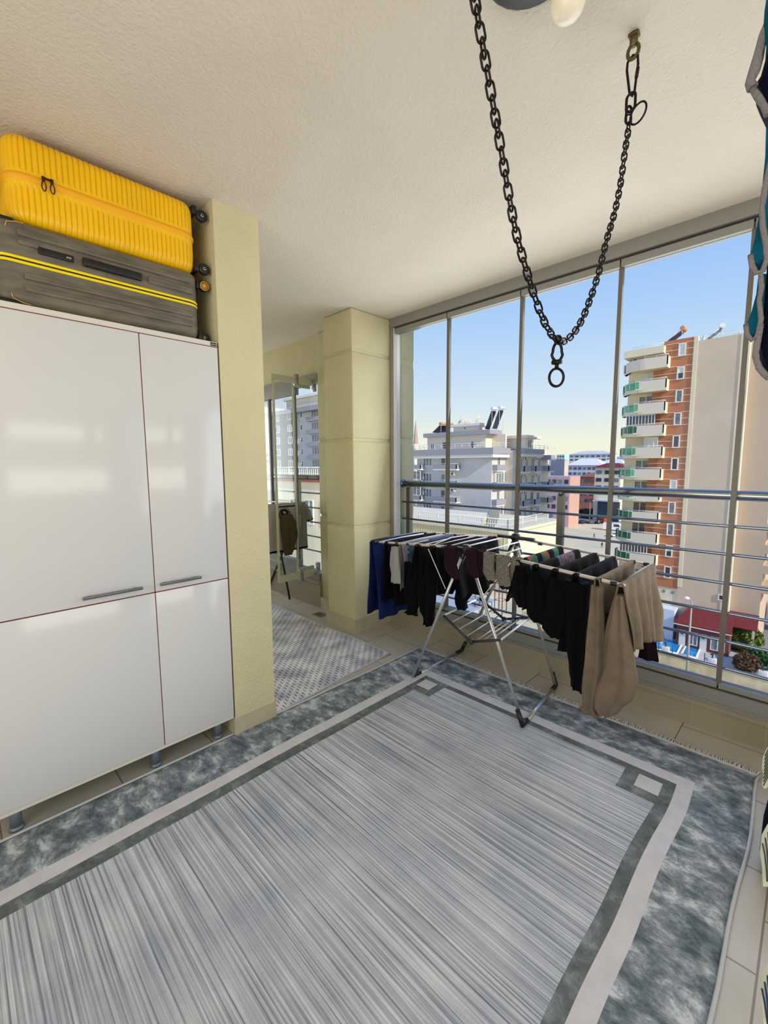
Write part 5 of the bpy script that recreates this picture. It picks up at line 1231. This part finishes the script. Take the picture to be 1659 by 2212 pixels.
# --- far town
def far(label, uL, uR, vT, Y, uS=None, wall=None, side=None, roof=None, rows=3, cols=6, vR=None, depth=12, cat='building', wk=None, base=None, name='apartment_building'):
    x0, x1 = X_(uL, Y, 1000), X_(uR, Y, 1000); zt = Z_(vT, (uL+uR)/2, Y)
    t = thing(name, label, cat, ((x0+x1)/2, Y+depth/2, GZ))
    yb_ = Yx(uS, x1, 1000) if uS else Y+depth
    MB().box((x0, Y, GZ), (x1, yb_, zt)).build('wall', wall or b_white, t)
    if side: MB().box((x1, Y+.1, GZ), (x1+.15, yb_, zt-.1)).build('side_wall', side, t)
    if roof:
        m = MB(); c = zt+(vR or 2.2); m.add([(x0-.8, Y-.8, zt), (x1+.8, Y-.8, zt), (x1+.8, yb_+.8, zt), (x0-.8, yb_+.8, zt), (x0+(x1-x0)*.25, (Y+yb_)/2, c), (x1-(x1-x0)*.25, (Y+yb_)/2, c)],
            [(0, 1, 5, 4), (1, 2, 5), (2, 3, 4, 5), (3, 0, 4), (0, 3, 2, 1)]); m.build('roof', roof, t)
    fh = 3.1
    for r_ in range(rows):
        zc = zt-1.9-r_*fh
        for c in range(cols):
            xc_ = x0+(x1-x0)*(c+.5)/cols; w = min(1.6, (x1-x0)/cols*.32)
            MB().box((xc_-w, Y-.1, zc-.75), (xc_+w, Y+.05, zc+.75)).build('window', wk or (b_dark if (r_+c) % 3 else b_curt), t)
    return t
far('long white block with dark glass band on the far hillside', 1229, 1322, 981, 420, None, b_white, None, mat('roof_far_grey', (206, 208, 214), .9), 2, 8, 3)
far('small pale turquoise block at the skyline left of the long white block', 1202, 1219, 982, 430, None, mat('render_turquoise', (196, 222, 218), .9), None, None, 3, 3)
far('plain blue-grey block behind the rear wing balconies', 1190, 1219, 994, 300, 1228, mat('render_steel_blue', (136, 142, 160), .9), b_beige, None, 0, 1)
far('row of lilac white villas with hipped roofs below the long white block', 1228, 1300, 1005, 270, None, mat('render_lilac_white', (214, 214, 228), .9), None, b_white, 2, 7, 4)
far('pale villa block behind the tower mullion', 1297, 1345, 1001, 280, None, b_white, None, b_shut, 3, 5, 2.5)
far('lilac pink corner building with orange-lit side', 1168, 1232, 1029, 160, 1254, b_pink, mat('sunlit_side_apricot', (206, 164, 146), .9), None, 4, 5)  # warm sunlight on the side wall is painted in as apricot
far('brick pink terraced building behind the hedge', 1255, 1286, 1030, 215, None, b_brick, None, mat('roof_rust', (150, 96, 80), .9), 4, 3, 1.5)
far('cream building with dark glass shop front beside the hedge', 1286, 1342, 1010, 190, None, b_cream, None, b_red, 3, 3, 1.8)
far('low sandy building left of the lilac pink building', 1140, 1172, 1046, 230, None, b_beige, None, None, 3, 4)
far('distant pale block at the left of the minaret', 862, 892, 1012, 260, None, b_warm, None, None, 3, 4)
far('distant white block between passage mullions', 566, 592, 975, 120, None, b_white, None, None, 5, 3)
sf = thing('shop_front', 'dark teal glass shop front at the far side of the square', 'shop front', (X_(1305, 188, 1090), 188, GZ))
MB().box((X_(1290, 188, 1090), 188.4, GZ), (X_(1336, 188, 1090), 189.9, Z_(1083, 1300, 188))).build('glass_wall', mat('teal_shop_glass', (24, 66, 78), .2, spec=.8), sf)
MB().box((X_(1287, 188, 1090), 188, Z_(1083, 1300, 188)), (X_(1337, 188, 1090), 190, Z_(1079, 1300, 188))).build('canopy', b_white, sf)
for i in range(14):
    a = i/13; x0 = -420+a*420; struct_h = 8+10*abs(noise.noise(Vector((a*5, 2, 1))))
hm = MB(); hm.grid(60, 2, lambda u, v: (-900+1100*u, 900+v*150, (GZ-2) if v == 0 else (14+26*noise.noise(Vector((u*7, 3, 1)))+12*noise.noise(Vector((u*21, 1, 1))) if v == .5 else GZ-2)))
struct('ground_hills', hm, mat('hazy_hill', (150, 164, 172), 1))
GT = 'trees beside the square'
for i, (u, v, rx, rz_, mm, lb) in enumerate(((1257, 1099, 2.9, 3.0, b_leafy, 'yellow-green clipped tree at the left end of the hedge'), (1268, 1099, 2.9, 3.0, b_leafy, 'yellow-green clipped tree in the middle of the hedge'), (1279, 1099, 2.9, 3.0, b_leafy, 'yellow-green clipped tree at the right end of the hedge'),
        (1259, 1091, 4.2, 5.5, b_leafd, 'dark tree behind the left part of the yellow-green hedge'), (1279, 1091, 4.2, 5.5, b_leafd, 'dark tree behind the right part of the yellow-green hedge'), (1264, 1112, 3.4, 1.8, b_leafd, 'low dark bush under the hedge beside the street lamp'), (1280, 1113, 3.6, 1.9, b_leafd, 'low dark bush right of the far street lamp'))):
    p = G_(u, v+6); plant('tree', lb, 'tree', (p.x, p.y, GZ), rx, rz_, mm, 420, 1.2 if rz_ > 3 else .1, 20+i, .6, GT)

def car(label, u, v, col, yaw=0, van=False, s=1.0, name='parked_car'):
    p = G_(u, v); t = thing(name, label, 'car', (p.x, p.y, GZ), 'parked cars around the square'); t.rotation_euler = (0, 0, yaw)
    cm = mat('car_paint_%d_%d_%d' % col, col, .35, spec=.6); L, Wd = (5.2, 2.0) if van else (4.3, 1.8)
    if van: side = [(-2.6, .35), (2.6, .35), (2.6, 1.1), (2.1, 1.25), (1.6, 2.15), (-2.5, 2.2), (-2.6, 1.9)]
    else: side = [(-2.1, .3), (2.15, .3), (2.2, .62), (2.05, .78), (1.1, .92), (.45, 1.42), (-1.0, 1.45), (-1.75, .98), (-2.1, .9)]
    MB().prism(side, 1, -Wd/2, Wd/2).build('body', cm, t, local=True)
    if van: wn_ = [(1.45, 1.25), (1.9, 1.28), (1.5, 2.0), (.2, 2.0), (.2, 1.25)]
    else: wn_ = [(-1.5, .98), (.95, .95), (.4, 1.36), (-.95, 1.38)]
    MB().prism(wn_, 1, -Wd/2-.015, Wd/2+.015).build('windows', b_dark, t, local=True)
    if not van: MB().box((.55, -Wd/2+.12, .98), (.98, Wd/2-.12, 1.3)).build('windscreen', b_dark, t, local=True)
    for x in (-1.35, 1.4):
        for y in (-Wd/2, Wd/2): MB().lathe([(0, -.11), (.27, -.11), (.32, -.07), (.32, .07), (.27, .11), (0, .11)], (x, y, .32), (0, 1, 0), 16).build('wheel', blackp, t, local=True)
    t.scale = (s, s, s); return t
car('white parked car at the far edge of the square, left of the lamp', 1228, 1129, (236, 236, 236), .3)
car('dark parked car just left of the far street lamp', 1260, 1131, (50, 50, 60), 1.2)
car('grey parked car right of the far street lamp', 1281, 1131, (110, 116, 126), 1.1)
car('black parked car beside the grey one', 1293, 1131, (30, 32, 44), 1.2)
car('red parked van behind the black car', 1308, 1130, (170, 60, 50), 1.3, True)
car('white parked car at the left, beside the corner building', 1176, 1128, (238, 238, 236), .9)
car('light blue parked car behind the railing post', 1192, 1124, (150, 180, 220), .3)
car('white van parked beside the tower balconies', 1324, 1146, (240, 238, 236), .2, True, 1.2)
car('small white car half hidden behind the tower balcony', 1330, 1160, (240, 240, 240), .5)
car('white car in the street past the right edge of the tower', 1656, 1186, (240, 240, 240), .2)

def person(label, u, v, shirt, trouser, yaw=0, stride=.35):
    p = G_(u, v); t = thing('person', label, 'person', (p.x, p.y, GZ+.05)); t.rotation_euler = (0, 0, yaw)
    V = [(0, 0, .95), (0, 0, 1.15), (0, 0, 1.38), (0, 0, 1.5), (.01, 0, 1.62), (.01, 0, 1.72), (.02, .10, .88), (stride*.5, .11, .50), (stride*.75, .11, .06), (stride*.75+.16, .11, .03), (-.02, -.10, .88), (-stride*.3, -.11, .5), (-stride, -.11, .10), (-stride+.15, -.11, .03),
         (0, .19, 1.36), (-.12, .24, 1.1), (-.02, .25, .86), (.02, .25, .78), (0, -.19, 1.36), (.12, -.24, 1.1), (.28, -.25, .92), (.33, -.25, .86)]
    Ed = [(0, 1), (1, 2), (2, 3), (3, 4), (4, 5), (0, 6), (6, 7), (7, 8), (8, 9), (0, 10), (10, 11), (11, 12), (12, 13), (2, 14), (14, 15), (15, 16), (16, 17), (2, 18), (18, 19), (19, 20), (20, 21)]
    Rr = [.14, .13, .16, .055, .09, .09, .10, .07, .045, .04, .10, .07, .045, .04, .06, .045, .035, .03, .06, .045, .035, .03]
    me = bpy.data.meshes.new('figure'); me.from_pydata(V, Ed, []); o = bpy.data.objects.new('figure', me); COL.objects.link(o)
    o.modifiers.new('skin', 'SKIN')
    for i, sv in enumerate(me.skin_vertices[0].data): sv.radius = (Rr[i], Rr[i]*.85); sv.use_root = (i == 0)
    subsurf(o, 1)
    m2 = bpy.data.meshes.new_from_object(o.evaluated_get(bpy.context.evaluated_depsgraph_get())); bpy.data.objects.remove(o)
    ms = [mat('skin_tone', (196, 150, 120), .7), mat('cloth_%d_%d_%d' % shirt, shirt, .9), mat('cloth_%d_%d_%d' % trouser, trouser, .9), mat('dark_hair', (40, 30, 26), .9)]
    m2.materials.clear()
    for q in ms: m2.materials.append(q)
    for f in m2.polygons:
        z = f.center.z; f.use_smooth = True
        f.material_index = 3 if z > 1.70 else 0 if z > 1.46 else 2 if z < .93 and abs(f.center.y) < .2 else 0 if z < .95 else 1
    b_ = bpy.data.objects.new('figure', m2); COL.objects.link(b_); b_.parent = t; return t
person('person in dark clothes walking across the square, further away', 1283, 1163, (60, 60, 80), (50, 50, 60), .6)
person('person in dark red and black walking on the square, nearer', 1300, 1184, (70, 34, 40), (30, 30, 40), 2.2, .4)
person('person in red standing among the parked cars at the left', 1191, 1129, (160, 50, 50), (40, 40, 60), 1.0, .1)
person('person in white beside the grey parked car', 1293, 1133, (230, 230, 230), (60, 60, 70), .2, .1)
